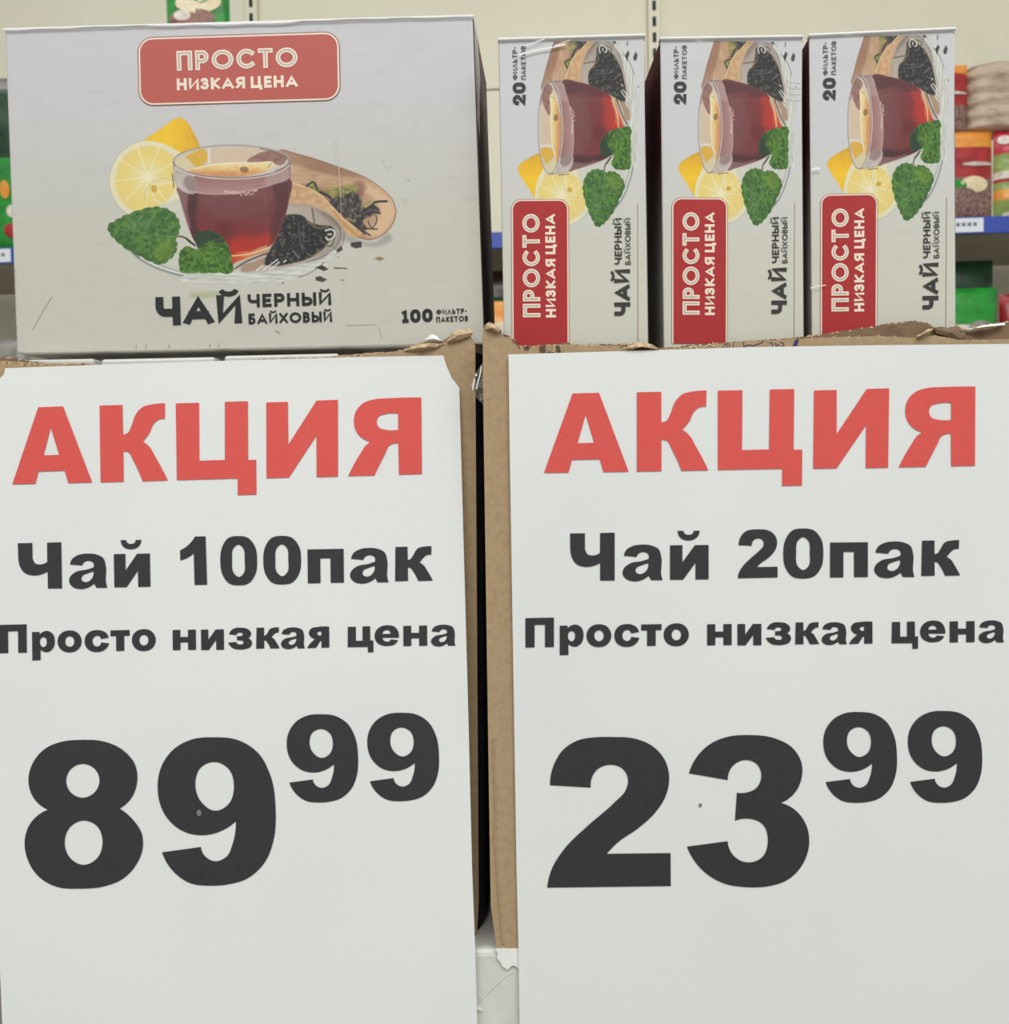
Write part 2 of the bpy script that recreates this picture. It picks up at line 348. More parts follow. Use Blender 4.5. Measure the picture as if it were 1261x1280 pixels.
def rrect(quad, m0, m1, r, n=8, open_bottom=False):
    """rounded rectangle inset by m inside the pixel quad TL TR BR BL; returns pixel loop"""
    TL, TR, BR, BL = [np.array(p, float) for p in quad]
    W = np.linalg.norm(TR-TL); H = np.linalg.norm(BL-TL)
    def M(x, y): u, v = x/W, y/H; return (TL*(1-u)+TR*u)*(1-v)+(BL*(1-u)+BR*u)*v
    x0, x1, y0, y1 = m0, W-m0, m0, (H-m0 if not open_bottom else H)
    r = max(r-m0, .5); out = []
    for cx, cy, a in ((x1-r, y0+r, -90), (x1-r, y1-r, 0), (x0+r, y1-r, 90), (x0+r, y0+r, 180)):
        if open_bottom and a in (0, 90):
            out.append(M(x1 if a == 0 else x0, y1)); continue
        for i in range(n+1):
            t = math.radians(a+90*i/n); out.append(M(cx+r*math.cos(t), cy+r*math.sin(t)))
    return out

# ------------------------------------------------------------------ picture on the tea boxes, painted into a colour grid
AX0, AX1, AY0, AY1, RS = 122.0, 512.0, 138.0, 374.0, 1.9
AW, AH = int((AX1-AX0)*RS), int((AY1-AY0)*RS)
gx, gy = np.meshgrid(AX0+(np.arange(AW)+.5)/RS, AY0+(np.arange(AH)+.5)/RS)
CV = np.zeros((AH, AW, 4))
def vnoise(X, Y, sc, seed=0):
    r = np.random.default_rng(seed); T = r.random((128, 128))
    x, y = X/sc, Y/sc; xi, yi = np.floor(x).astype(int), np.floor(y).astype(int); fx, fy = x-xi, y-yi
    fx = fx*fx*(3-2*fx); fy = fy*fy*(3-2*fy)
    g = lambda a, b: T[b % 128, a % 128]
    return (g(xi, yi)*(1-fx)+g(xi+1, yi)*fx)*(1-fy)+(g(xi, yi+1)*(1-fx)+g(xi+1, yi+1)*fx)*fy
def sdist(P, X, Y):
    P = np.array(P); Q = np.roll(P, -1, 0); ins = np.zeros(X.shape, bool); D = np.full(X.shape, 1e9)
    for (x0, y0), (x1, y1) in zip(P, Q):
        if abs(x1-x0)+abs(y1-y0) < 1e-6: continue
        if y0 != y1:
            c = ((y0 > Y) != (y1 > Y)) & (X < (x1-x0)*(Y-y0)/(y1-y0)+x0); ins ^= c
        t = np.clip(((X-x0)*(x1-x0)+(Y-y0)*(y1-y0))/((x1-x0)**2+(y1-y0)**2), 0, 1)
        D = np.minimum(D, (X-x0-t*(x1-x0))**2+(Y-y0-t*(y1-y0))**2)
    return np.where(ins, -1, 1)*np.sqrt(D)
def blend(sl, a, col):
    if callable(col): col = col(gx[sl], gy[sl])
    col = np.array(col, float)
    if col.ndim == 1: col = np.broadcast_to(col, a.shape+(3,))
    c = CV[sl]; ao = a+c[..., 3]*(1-a)
    c[..., :3] = np.where(ao[..., None] > 1e-6, (col*a[..., None]+c[..., :3]*(c[..., 3]*(1-a))[..., None])/np.maximum(ao, 1e-6)[..., None], 0)
    c[..., 3] = ao
def sl_of(P, pad):
    P = np.array(P); i0 = max(0, int((P[:, 0].min()-pad-AX0)*RS)); i1 = min(AW, int((P[:, 0].max()+pad-AX0)*RS)+1)
    j0 = max(0, int((P[:, 1].min()-pad-AY0)*RS)); j1 = min(AH, int((P[:, 1].max()+pad-AY0)*RS)+1)
    return (slice(j0, j1), slice(i0, i1))
def fill(P, col, a=1, feather=.7, smooth=True, clip=None):
    if isinstance(P, str): P = pp(P)
    P = spline([(x[0], x[1], 1) if smooth is True else x for x in P], 4) if smooth else [p[:2] for p in P]
    sl = sl_of(P, feather+1)
    if sl[0].stop <= sl[0].start or sl[1].stop <= sl[1].start: return
    sd = sdist(P, gx[sl], gy[sl]); m = np.clip(.5-sd/feather, 0, 1)*a
    if clip is not None: m = m*clip[sl]
    blend(sl, m, col)
def line(P, wd, col, a=1, feather=.6, clip=None):
    if isinstance(P, str): P = pp(P)
    P = np.array([p[:2] for p in P], float)
    if len(P) > 2:
        Q = []
        for i in range(len(P)-1):
            p0, p1, p2, p3 = P[max(i-1, 0)], P[i], P[i+1], P[min(i+2, len(P)-1)]
            for k in range(5):
                t = k/5; Q.append(.5*((2*p1)+(-p0+p2)*t+(2*p0-5*p1+4*p2-p3)*t*t+(-p0+3*p1-3*p2+p3)*t**3))
        Q.append(P[-1]); P = np.array(Q)
    sl = sl_of(P, wd+feather+1)
    if sl[0].stop <= sl[0].start or sl[1].stop <= sl[1].start: return
    X, Y = gx[sl], gy[sl]; D = np.full(X.shape, 1e9)
    for (x0, y0), (x1, y1) in zip(P, P[1:]):
        L = (x1-x0)**2+(y1-y0)**2
        if L < 1e-9: continue
        t = np.clip(((X-x0)*(x1-x0)+(Y-y0)*(y1-y0))/L, 0, 1)
        D = np.minimum(D, (X-x0-t*(x1-x0))**2+(Y-y0-t*(y1-y0))**2)
    m = np.clip(.5-(np.sqrt(D)-wd/2)/feather, 0, 1)*a
    if clip is not None: m = m*clip[sl]
    blend(sl, m, col)
def full(P, feather=.8, smooth=True):
    if isinstance(P, str): P = pp(P)
    if smooth: P = spline([(x[0], x[1], 1) for x in P], 4)
    return np.clip(.5-sdist(P, gx, gy)/feather, 0, 1)
def ell(cx, cy, rx, ry, n=40, a0=0, a1=360): return [(cx+rx*math.cos(math.radians(a0+(a1-a0)*i/n)), cy+ry*math.sin(math.radians(a0+(a1-a0)*i/n))) for i in range(n+(a1-a0 != 360))]
def ramp(t, stops):
    t = np.asarray(t); xs = [s[0] for s in stops]
    return np.stack([np.interp(t, xs, [s[1][k] for s in stops]) for k in range(3)], -1)
A = lambda s: [(130+x/5.254, 140+y/5.254) for x, y in [tuple(map(float, t.rstrip('~').split(','))) for t in s.split()]]
B = lambda s: [(310+x/6.005, 170+y/6.005) for x, y in [tuple(map(float, t.rstrip('~').split(','))) for t in s.split()]]
def paint():
    n1 = lambda X, Y, s, k=1: (vnoise(X, Y, s, k)-.5)*2
    # lemon standing behind
    fill(A("262,192 330,140 420,75 470,42 500,36 535,55 580,120 615,185 640,245 672,268 668,345 590,360 500,300 400,240"),
         lambda X, Y: ramp((X-180)/80+.10*n1(X, Y, 2.5, 3), [(0, (228, 190, 66)), (.35, (242, 202, 44)), (.65, (232, 184, 40)), (1, (204, 158, 58))]))
    # slice
    SLC = A("275,190 360,200 450,235 540,300 600,400 590,520 500,640 380,690 250,690 150,660 75,580 38,480 50,370 100,280 180,215")
    fill(SLC, (226, 221, 190), feather=1.4)
    line(A("250,192 180,215 100,280 50,370 38,480 75,600 130,660"), .6, (190, 178, 130), .6)
    cx, cy = 130+285/5.254, 140+425/5.254
    fill(A("275,222 350,228 420,262 480,310 500,380 480,470 400,600 300,660 200,650 120,590 78,510 80,400 115,310 180,255"),
         lambda X, Y: ramp(np.hypot(X-cx, (Y-cy))/40+.12*n1(X, Y, 2.2, 5)+.10*np.sin(np.arctan2(Y-cy, X-cx)*30+n1(X, Y, 5, 8)*3), [(0, (234, 224, 182)), (.3, (230, 218, 160)), (.7, (232, 210, 128)), (1, (228, 208, 135))]), feather=1.6)
    for k in range(9):
        a = math.radians(k*40+12); line([(cx, cy), (cx+41*math.cos(a), cy+41*math.sin(a))], 1.3, (240, 233, 205), .75, 1.2)
    fill(ell(cx, cy, 5, 5), (238, 228, 195), .8, 2)
    # cup handle and refractions over the slice
    line(A("455,470 390,470 330,490 325,560 370,600 440,625 500,640"), 2.2, (235, 226, 196), .8, 1.2)
    line(A("460,450 380,440 300,480 270,560 330,640 450,680"), 1.0, (200, 190, 160), .7, 1)
    fill(A("318,480 345,490 345,520 325,530"), (205, 165, 50), .9)
    # shadow tone and glass saucer
    fill(ell(293, 297, 138, 56), (206, 206, 198), .55, 3)
    fill(ell(293, 291, 128, 50), (204, 203, 193), .5, 3)
    for rx, ry, c, wd, al, a0, a1 in ((136, 55, (90, 95, 105), 2.0, .75, 110, 168), (132, 51, (150, 152, 155), 1.6, .7, 95, 172), (138, 57, (168, 170, 168), 1.2, .8, 20, 175), (134, 53, (225, 228, 224), 2.4, .8, 20, 150), (130, 49, (176, 176, 172), 1.0, .7, 15, 160), (137, 55.5, (125, 118, 118), 1.6, .8, -60, 25), (133, 51, (205, 200, 195), 1.6, .9, -70, 40)):
        line(ell(293, 296, rx, ry, 40, a0, a1), wd, c, al, 1)
    # scoop, far board, bowl and lip
    SC = B("240,100 330,122 480,165 700,240 880,310 1010,400 1085,480 1112,560 1085,660 1010,740 930,778 850,770 720,720 600,640 450,520 300,480 250,300")
    sh = B("700,700 850,790 960,795 1060,730 1080,760 960,830 830,815 700,760"); fill(sh, (120, 110, 112), .45, 5)
    scm = full(SC)
    fill(SC, lambda X, Y: ramp((X-355)/140+.05*n1(X, Y*3, 6, 12), [(0, (176, 142, 116)), (.3, (160, 122, 98)), (.6, (165, 128, 105)), (.85, (205, 172, 140)), (1, (212, 178, 146))]))
    fill(B("300,230 480,260 650,300 800,330 830,400 700,420 480,370 300,330"), lambda X, Y: ramp(.5+.5*n1(X, Y*4, 8, 4), [(0, (190, 155, 125)), (1, (214, 184, 150))]), .75, 5, clip=scm)
    fill(B("800,330 930,380 1040,470 1090,560 1060,660 960,750 880,740 960,660 1000,560 930,460 830,400"), (218, 186, 152), .85, 5, clip=scm)
    line(B("265,108 480,165 700,240 880,310 1010,400 1085,480 1110,560"), 1.3, (120, 88, 72), .6, 1)
    line(B("1112,560 1085,660 1010,740 930,776 850,768 730,722"), 1.6, (135, 92, 72), .7, 1)
    fill(B("820,330 880,370 860,440 800,480 770,430 790,370"), (128, 84, 78), .6, 6, clip=scm)
    fill(B("430,372 500,340 530,400 700,380 800,370 830,400 740,450 640,460 560,430"), lambda X, Y: ramp(.5+.6*n1(X, Y, 3, 6), [(0, (110, 112, 70)), (1, (165, 160, 100))]), .9, 3)
    LEAF = (54, 52, 56)
    fill(B("640,470 720,450 790,420 850,470 870,540 950,520 990,570 930,600 860,640 890,700 800,670 720,600 650,550 610,500"), lambda X, Y: ramp(.5+.7*n1(X, Y, 3, 16), [(0, (48, 46, 50)), (.6, (78, 74, 76)), (1, (120, 110, 95))]), .95, 2)
    for s_, wd in (("870,560 930,520 960,495 1040,490", 3), ("860,600 930,570 990,580", 2.4), ("800,660 860,690 970,700", 1.8), ("900,640 930,690 965,640 960,600", 1.4), ("800,670 860,710 915,745", 2), ("440,378 490,345 520,400", 2.2), ("540,420 600,450 620,470", 3.2), ("700,600 780,650 880,740", 1.5)):
        line(B(s_), wd, LEAF, .9)
    for s_, wd in (("850,530 900,500 930,490", 2.4), ("590,390 700,385 790,390", 2.0), ("850,560 860,520", 1.4), ("740,620 800,640", 3)):
        line(B(s_), wd, (160, 150, 82), .8)
    # near board of the scoop
    fill(B("300,340 430,385 540,440 640,540 720,620 800,690 850,740 800,760 730,725 690,650 600,580 480,530 300,520"),
         lambda X, Y: ramp(.5+.4*n1(X, Y, 4, 21), [(0, (190, 150, 112)), (1, (218, 186, 146))]), 1, 1)
    line(B("320,350 430,385 540,440 640,540 720,625 800,690"), 1.4, (232, 204, 164), .9)
    line(B("640,560 700,640 760,700 850,760"), 2.2, (190, 140, 80), .7, 1.5)
    # glass rim of the saucer over it and the heap of tea
    fill(B("300,510 400,510 520,545 620,590 690,660 715,740 660,850 540,930 300,1000 0,1040 -100,980 100,700"), lambda X, Y: ramp((X-310)/110, [(0, (190, 182, 172)), (.6, (176, 160, 148)), (1, (150, 138, 130))]), .75, 2)
    fill(B("270,600 330,588 420,605 450,640 540,670 640,690 650,740 600,800 560,850 450,920 330,955 180,975 120,960 150,880 200,760"),
         lambda X, Y: ramp(.45+.8*n1(X, Y, 2.2, 31)+.3*n1(X, Y, 6, 33), [(0, (30, 32, 34)), (.7, (50, 52, 54)), (1, (98, 92, 84))]), 1, 2)
    for s_, wd, c in (("480,540 490,600 500,670", 2.2, (120, 95, 78)), ("450,640 520,690 600,680", 2.6, (118, 104, 70)), ("560,790 620,830 650,760", 1.8, (100, 96, 70)), ("440,880 480,900 540,860", 1.5, (130, 120, 90)), ("340,860 380,920", 1.3, (150, 140, 120)),
                      ("580,710 620,700 650,720 640,760 600,780 585,760", 2.2, (222, 218, 208)), ("600,740 625,735", 2.0, (225, 220, 210)), ("380,640 385,760 400,840", .8, (120, 125, 128)), ("420,640 415,800", .8, (110, 115, 118))):
        line(B(s_), wd, c, .9)
    # rim lines of the saucer on the right
    line(B("310,515 450,530 560,560 640,610 700,680 712,750 670,840 590,910 450,960 300,1005"), 1.8, (170, 162, 160), .9)
    line(B("560,575 640,630 690,700 690,770 640,850 560,905 430,950"), 1.0, (100, 92, 90), .7)
    # lower bottom of the saucer
    fill(B("-200,1000 0,1030 200,1010 400,960 560,920 660,860 600,960 450,1040 250,1090 50,1110 -200,1100 -500,1060 -420,1020"), lambda X, Y: ramp(.55+.16*np.sin(Y*1.1-X*.06)+.35*n1(X*.4, Y*2.5, 4, 40), [(0, (182, 184, 178)), (1, (226, 228, 220))]), .85, 2)
    line(B("380,1060 480,1020 570,950"), 1.4, (110, 104, 104), .8, 1.2)
    line(ell(293, 290, 125, 60, 30, 50, 145), .9, (170, 172, 166), .8)
    # ---- cup
    BODY = A("455,335 468,430 488,520 520,650 565,790 610,880 700,950 830,985 960,965 1060,925 1110,870 1170,740 1208,600 1222,450 1222,330 1100,420 840,440 600,420")
    fill(BODY, (198, 186, 178), .92)
    TEA = A("482,492 540,510 600,527 700,540 800,540 950,518 1100,478 1215,432 1212,590 1172,735 1105,868 1040,905 930,935 845,938 740,915 640,905 600,860 565,780 520,640 496,560")
    tm = full(TEA)
    fill(TEA, lambda X, Y: ramp((Y-240)/85+.07*n1(X, Y, 5, 51), [(-.1, (122, 78, 78)), (.25, (118, 62, 64)), (.55, (128, 52, 54)), (.8, (158, 42, 40)), (1.0, (188, 48, 38))]))
    fill(A("540,515 590,528 600,700 620,860 590,850 560,760 545,640"), (72, 40, 46), .75, 5, clip=tm)
    fill(A("1120,470 1212,435 1210,590 1170,735 1100,868 1090,760 1130,620"), (84, 44, 50), .6, 6, clip=tm)
    fill(A("482,492 540,512 545,640 560,760 530,680 500,570"), (150, 118, 118), .7, 4, clip=tm)
    fill(A("740,740 830,720 850,800 780,830"), (96, 36, 42), .5, 8, clip=tm)
    fill(A("640,560 1080,520 1100,560 640,620"), (132, 88, 86), .4, 8, clip=tm)
    fill(A("840,840 1000,820 1090,800 1090,880 960,930 840,930"), (205, 66, 44), .45, 8, clip=tm)
    # wall above the tea: pink band with pale corners
    fill(A("585,425 700,436 850,436 1000,425 1130,392 1212,350 1215,430 1100,476 950,516 800,538 700,538 610,527 588,480"), lambda X, Y: ramp((Y-222)/20+.1*n1(X, Y, 6, 9), [(0, (158, 118, 116)), (1, (178, 142, 138))]), 1, 1.5)
    fill(A("1060,430 1215,365 1216,428 1110,470 1055,480"), (186, 166, 162), .6, 5)
    fill(A("462,400 590,428 612,525 480,490"), lambda X, Y: ramp(.5+.5*n1(X, Y, 5, 7), [(0, (180, 168, 160)), (1, (204, 196, 188))]), .95, 2)
    fill(A("540,420 590,428 605,525 550,512"), (142, 118, 118), .7, 3)
    # froth
    for k in range(26):
        x = 785+k*8.4; y = 535-abs(k-10)*1.0+random.uniform(-10, 16)
        fill(A(f"{x},{y} {x+8},{y-6} {x+14},{y+2} {x+6},{y+8}"), (222, 196, 186), .75, .8)
    line(A("488,492 600,527 720,540 850,535 960,516 1100,478 1212,432"), .9, (206, 176, 170), .85, .8)
    # inside of the cup seen over the front rim
    fill(ell(130+840/5.254, 140+325/5.254, 73, 20), (208, 200, 188), .9, 1.2)
    em = full(ell(130+840/5.254, 140+325/5.254, 71.5, 19))
    fill(A("700,255 820,240 1000,245 1060,262 950,320 700,330"), (212, 190, 166), .9, 3, clip=em)
    fill(A("940,320 1000,280 1070,255 1180,262 1200,310 1160,350 1100,330"), lambda X, Y: ramp(.5+.5*n1(X, Y, 4, 19), [(0, (140, 100, 94)), (1, (160, 122, 112))]), .95, 1.5, clip=em)
    fill(A("540,300 580,270 660,245 675,320 600,360 570,330"), (218, 176, 70), .95, 1.2, clip=em)
    fill(A("470,330 540,300 570,330 585,360 560,390 500,370"), (214, 204, 168), .9, 1.5, clip=em)
    line(A("690,238 690,330"), 3.4, (222, 216, 205), .9, 1)
    fill(A("560,392 620,368 720,345 850,335 1000,335 1100,330 1120,345 1080,380 980,410 850,428 700,426 600,412"), lambda X, Y: ramp((Y-203)/18+.12*n1(X, Y, 4, 2), [(0, (236, 222, 180)), (.4, (226, 196, 136)), (.75, (212, 160, 104)), (1, (206, 142, 104))]), 1, 1)
    line(A("600,372 720,345 850,334 1000,333 1105,328"), 1.5, (240, 230, 200), .9, 1)
    fill(A("890,375 945,368 950,385 900,392"), (140, 112, 66), .85, 1.5)
    line(A("1080,365 1090,345 1100,335"), .9, (110, 90, 70), .8)
    # rim ring
    line(ell(130+840/5.254, 140+325/5.254, 72.6, 20, 60), 2.6, (182, 172, 166), .75, 1)
    line(ell(130+840/5.254, 140+325/5.254, 73.4, 20.6, 40, 0, 180), 1.5, (120, 100, 98), .85, .8)
    line(ell(130+840/5.254, 140+328/5.254, 72.6, 21.4, 40, 10, 165), 1.2, (228, 214, 206), .9, .7)
    line(ell(130+840/5.254, 140+325/5.254, 73.4, 20.6, 40, 180, 360), .9, (150, 142, 134), .7, .8)
    line(ell(130+840/5.254, 140+325/5.254, 71, 18.4, 30, -60, 40), 1.6, (110, 92, 94), .7, 1)
    line(A("456,340 466,430 488,520 520,650 565,790 600,860"), .8, (146, 130, 124), .6, 1)
    line(A("1222,340 1222,450 1208,600 1172,735 1105,868"), 1.1, (120, 86, 84), .6, 1)
    line(A("1050,505 1062,640 1075,880"), .5, (176, 130, 128), .45, .6)
    line(A("447,405 452,440 458,495"), 1.1, (60, 58, 62), .85, .8)
    # foot of the cup, refracted tea
    fill(A("835,935 960,915 1085,890 1090,905 990,940 930,965 850,1000 838,1030"), lambda X, Y: ramp((X-290)/45, [(0, (196, 60, 34)), (.4, (214, 128, 74)), (1, (188, 160, 130))]), .95, 1.2)
    line(A("840,945 940,935 1020,912 1082,892"), 1.6, (238, 206, 170), .95, .8)
    line(A("860,1030 920,990 1010,950 1085,925"), 1.8, (62, 48, 42), .85, 1)
    fill(A("900,1020 980,985 1060,965 1040,1020 960,1045 900,1045"), (168, 138, 112), .8, 2)
    for s_ in ("1050,1035 1110,990 1140,968", "1085,1040 1150,985", "1180,985 1195,975", "1000,1040 1040,1010"): line(A(s_), 1.8, (226, 222, 214), .9, .8)
    # ---- mint
    def leaf(outline, teeth, amp, c0, c1, vein, side, seed, dark=None):
        P = spline([(x, y, 1) for x, y in outline], 16); n = len(P); c = np.mean(P, 0); Q = []
        for i, p in enumerate(P):
            e_ = np.array(P[(i+1) % n])-np.array(P[i-1]); d = np.array((e_[1], -e_[0]))/(np.linalg.norm(e_)+1e-9)
            if np.dot(d, np.array(p)-c) < 0: d = -d
            k = abs(math.sin(math.pi*teeth*i/n))**.6
            Q.append(tuple(np.array(p)+d*amp*.8*(k-.6)))
        fill([q for q in Q], lambda X, Y: ramp(.5+.5*n1(X, Y, 4, seed)+.25*n1(X, Y, 1.6, seed+1), [(0, c0), (1, c1)]), smooth=False)
        lm = np.clip(.5-sdist(Q, gx, gy)/.8, 0, 1)
        if dark: fill(dark, (38, 62, 52), .85, 5, clip=lm)
        for v in side: line(v, .8, vein, .5, .8, clip=lm)
        return lm
    line(A("470,815 530,825 600,880"), 2.4, (104, 92, 64), .95)
    line(A("540,830 560,850 590,870"), 2.6, (60, 62, 40), .95)
    L1_ = A("24,752 70,715 120,688 200,655 290,630 360,624 430,645 480,690 498,742 490,795 472,825 480,870 468,925 430,970 375,1000 300,980 220,938 140,895 80,845 40,800")
    leaf(L1_, 23, 2.4, (52, 92, 46), (98, 142, 66), (150, 178, 116),
         [A("60,770 180,780 300,800 400,815 475,818"), A("180,780 230,700 260,680"), A("260,792 310,700 340,660"), A("340,805 400,720 430,680"), A("190,785 200,850 180,890"), A("280,798 300,880 290,950"), A("350,808 380,900 370,970"), A("420,816 430,880 440,920"), A("120,776 140,720"), A("410,812 460,740")], 61)
    fill(A("380,840 450,860 470,900 430,950 380,990 330,960"), (132, 160, 52), .45, 7)
    fill(A("150,720 260,700 330,720 250,770 150,760"), (128, 162, 110), .3, 7)
    L2_ = A("605,900 600,810 690,778 770,815 815,880 838,960 835,1058 760,1056 680,1058 600,1056 505,1046 492,980 505,910 550,880")
    leaf(L2_, 16, 1.6, (46, 88, 34), (104, 146, 56), (150, 180, 90),
         [A("615,900 600,960 560,1040"), A("615,900 660,960 680,1050"), A("615,900 720,940 780,1040"), A("615,900 760,890 830,960"), A("615,900 560,930 500,980"), A("615,900 700,850 780,830")], 71,
         dark=A("595,800 680,775 770,810 790,850 700,850 620,900"))
    # specks of tea on the table
    for s_, c in (("770,800 850,790 855,835 810,845 770,830", (52, 48, 46)), ("660,860 700,820 712,855 680,875", (72, 62, 54)), ("505,985 560,970 605,1000 570,1015", (48, 44, 42)), ("505,1060 540,1050 595,1078 560,1098 510,1085", (58, 50, 44)),
                  ("640,985 740,990 745,1000 650,997", (70, 62, 54)), ("690,1080 725,1078 710,1090", (110, 80, 60)), ("945,920 985,905 1028,920 990,938", (150, 122, 70)), ("250,1105 275,1095 260,1115", (90, 84, 78)), ("1195,330 1212,330 1205,343", (90, 86, 84)), ("670,905 685,910 678,918", (120, 110, 96))):
        fill(B(s_), c, .95, .9, smooth=False)
    for s_ in ("1010,190 1040,240 1080,225", "1150,470 1175,525", "1180,470 1205,520"): line(B(s_), 1.2, (165, 163, 158), .6, 1.5)
    fill(A("560,1200 620,1185 700,1180 760,1190 720,1215 640,1225"), (150, 160, 90), .45, 5)
paint()
def lin_np(c): c = np.clip(c/255, 0, 1); return np.where(c <= .04045, c/12.92, ((c+.055)/1.055)**2.4)
CV[..., :3] = np.clip(CV[..., :3]*1.07-16, 0, 255)
CVL = CV.copy(); CVL[..., :3] = np.minimum(lin_np(CV[..., :3])*KA, .96)
def sample_art(X, Y):
    x = (X-AX0)*RS-.5; y = (Y-AY0)*RS-.5; out = np.zeros(X.shape+(4,))
    ok = (x >= 0) & (x < AW-1) & (y >= 0) & (y < AH-1); xi = np.clip(np.floor(x).astype(int), 0, AW-2); yi = np.clip(np.floor(y).astype(int), 0, AH-2)
    fx = (x-xi)[..., None]; fy = (y-yi)[..., None]
    v = (CVL[yi, xi]*(1-fx)+CVL[yi, xi+1]*fx)*(1-fy)+(CVL[yi+1, xi]*(1-fx)+CVL[yi+1, xi+1]*fx)*fy
    return np.where(ok[..., None], v, out)
def print_grid(name, hitfn, x0, x1, y0, y1, step, colfn, m, root):
    nx, ny = int((x1-x0)/step)+1, int((y1-y0)/step)+1
    X, Y = np.meshgrid(np.linspace(x0, x1, nx), np.linspace(y0, y1, ny))
    # bilinear through a coarse net of exact surface points (surface is flat)
    c = [np.array(hitfn(a, b)) for a, b in ((x0, y0), (x1, y0), (x0, y1), (x1, y1))]
    # exact projective map by ray/plane intersection
    n = np.cross(c[1]-c[0], c[2]-c[0]); n /= np.linalg.norm(n); d0 = np.dot(n, c[0])
    Rm = np.array(CR_); o = np.array(CO)
    D = np.stack([(X-PW/2)/F, -(Y-PH/2)/F, -np.ones_like(X)], -1) @ Rm.T
    t = (d0-o@n)/(D@n); P = o+D*t[..., None]
    P = P-np.array(root.location)
    me = bpy.data.meshes.new(name); me.vertices.add(nx*ny); me.vertices.foreach_set('co', P.reshape(-1))
    i = np.arange((nx-1)*(ny-1)); a = (i//(nx-1))*nx+i % (nx-1)
    q = np.stack([a, a+nx, a+nx+1, a+1], -1).astype(np.int32)
    me.loops.add(q.size); me.loops.foreach_set('vertex_index', q.reshape(-1)); me.polygons.add(len(q))
    me.polygons.foreach_set('loop_start', np.arange(len(q), dtype=np.int32)*4)
    me.update(calc_edges=True)
    at_ = me.color_attributes.new('print', 'FLOAT_COLOR', 'POINT'); at_.data.foreach_set('color', colfn(X, Y).reshape(-1).astype(np.float32))
    me.materials.append(m); me.validate()
    ob = bpy.data.objects.new(name, me); COL.objects.link(ob); ob.parent = root
    return ob

# ------------------------------------------------------------------ materials
PAPER = mat('white_paper', (226, 228, 226), .75, noise=(9, (222, 224, 223), .35, .7), bump=(700, .00004))
RED = mat('red_ink', (218, 86, 79), .7, noise=(900, (212, 80, 74), .3, .7)); BLACK = mat('black_ink', (49, 48, 52), .65, noise=(900, (42, 42, 46), .3, .7))
KRAFT = mat('kraft_board', (172, 148, 115), .85, noise=(420, (162, 138, 106), .4, .7), bump=(400, .0001))
KRAFTS = mat('carton_side_shade', (40, 40, 48), .9, noise=(200, (28, 28, 36), .4, .7), spec=.1)  # left carton's side coloured near black to stand for the shaded slit
KRAFT2 = mat('kraft_inside', (132, 108, 84), .9, noise=(120, (112, 90, 70), .4, .7), bump=(240, .0003))
KRAFTD = mat('kraft_hollow_shade', (92, 70, 56), .95); PALE = mat('pale_torn_paper', (214, 198, 172), .9)
TORN = mat('torn_fibres', (206, 182, 146), .95, noise=(400, (160, 134, 104), .4, .65), bump=(900, .0006))
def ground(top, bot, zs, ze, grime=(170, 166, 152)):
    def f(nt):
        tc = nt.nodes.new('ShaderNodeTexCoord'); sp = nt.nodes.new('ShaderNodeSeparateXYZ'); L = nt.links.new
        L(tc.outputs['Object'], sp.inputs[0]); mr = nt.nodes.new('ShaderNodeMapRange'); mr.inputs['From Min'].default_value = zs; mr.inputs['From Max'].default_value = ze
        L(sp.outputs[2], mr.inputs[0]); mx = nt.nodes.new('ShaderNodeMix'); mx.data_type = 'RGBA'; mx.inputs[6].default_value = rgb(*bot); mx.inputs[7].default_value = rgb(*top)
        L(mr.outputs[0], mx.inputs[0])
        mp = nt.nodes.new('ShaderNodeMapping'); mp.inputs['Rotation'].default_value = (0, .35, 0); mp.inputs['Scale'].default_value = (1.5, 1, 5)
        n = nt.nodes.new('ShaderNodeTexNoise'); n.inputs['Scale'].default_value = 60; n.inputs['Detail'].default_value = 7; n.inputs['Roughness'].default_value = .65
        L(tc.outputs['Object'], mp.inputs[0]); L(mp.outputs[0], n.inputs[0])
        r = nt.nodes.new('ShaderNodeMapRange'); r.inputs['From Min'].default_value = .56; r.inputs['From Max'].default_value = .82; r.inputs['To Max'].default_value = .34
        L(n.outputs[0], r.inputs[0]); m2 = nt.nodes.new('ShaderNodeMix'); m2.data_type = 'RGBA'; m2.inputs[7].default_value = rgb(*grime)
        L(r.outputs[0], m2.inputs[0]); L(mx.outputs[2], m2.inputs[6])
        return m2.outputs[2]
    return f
CARD = vmat('tea_card_print', ground((202, 201, 204), (200, 199, 187), .055, .115), .38, coat=.25, bump=(30, .0006))
CARDS = vmat('small_tea_card_print', ground((205, 206, 208), (206, 205, 192), .04, .09), .35, coat=.3, bump=(40, .0004))
BADGE = mat('badge_red', (186, 88, 78), .45); BADGE2 = mat('badge_deep_red', (172, 36, 38), .4, bump=(45, .0004)); LINE = mat('badge_outline', (136, 74, 70), .5)
CREAM = mat('cream_ink', (238, 222, 204), .5); GREYL = mat('grey_inline', (178, 172, 160), .5); DARKINK = mat('dark_ink', (22, 23, 25), .6)
DARKINK2 = mat('grey_ink', (46, 44, 42), .6)
FILM = film_mat('clear_shrink_film', gloss=.06, rough=.12, scale=26, dist=.0012)
SEAM = film_mat('film_crease', gloss=2.6, rough=.2, haze=.35)  # whitish haze carries the highlight along film creases
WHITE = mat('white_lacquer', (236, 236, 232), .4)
CARDB = vmat('tea_card_ground', ground((202, 201, 204), (200, 199, 187), .055, .115), .38, coat=.25, bump=(30, .0006), attr=None)
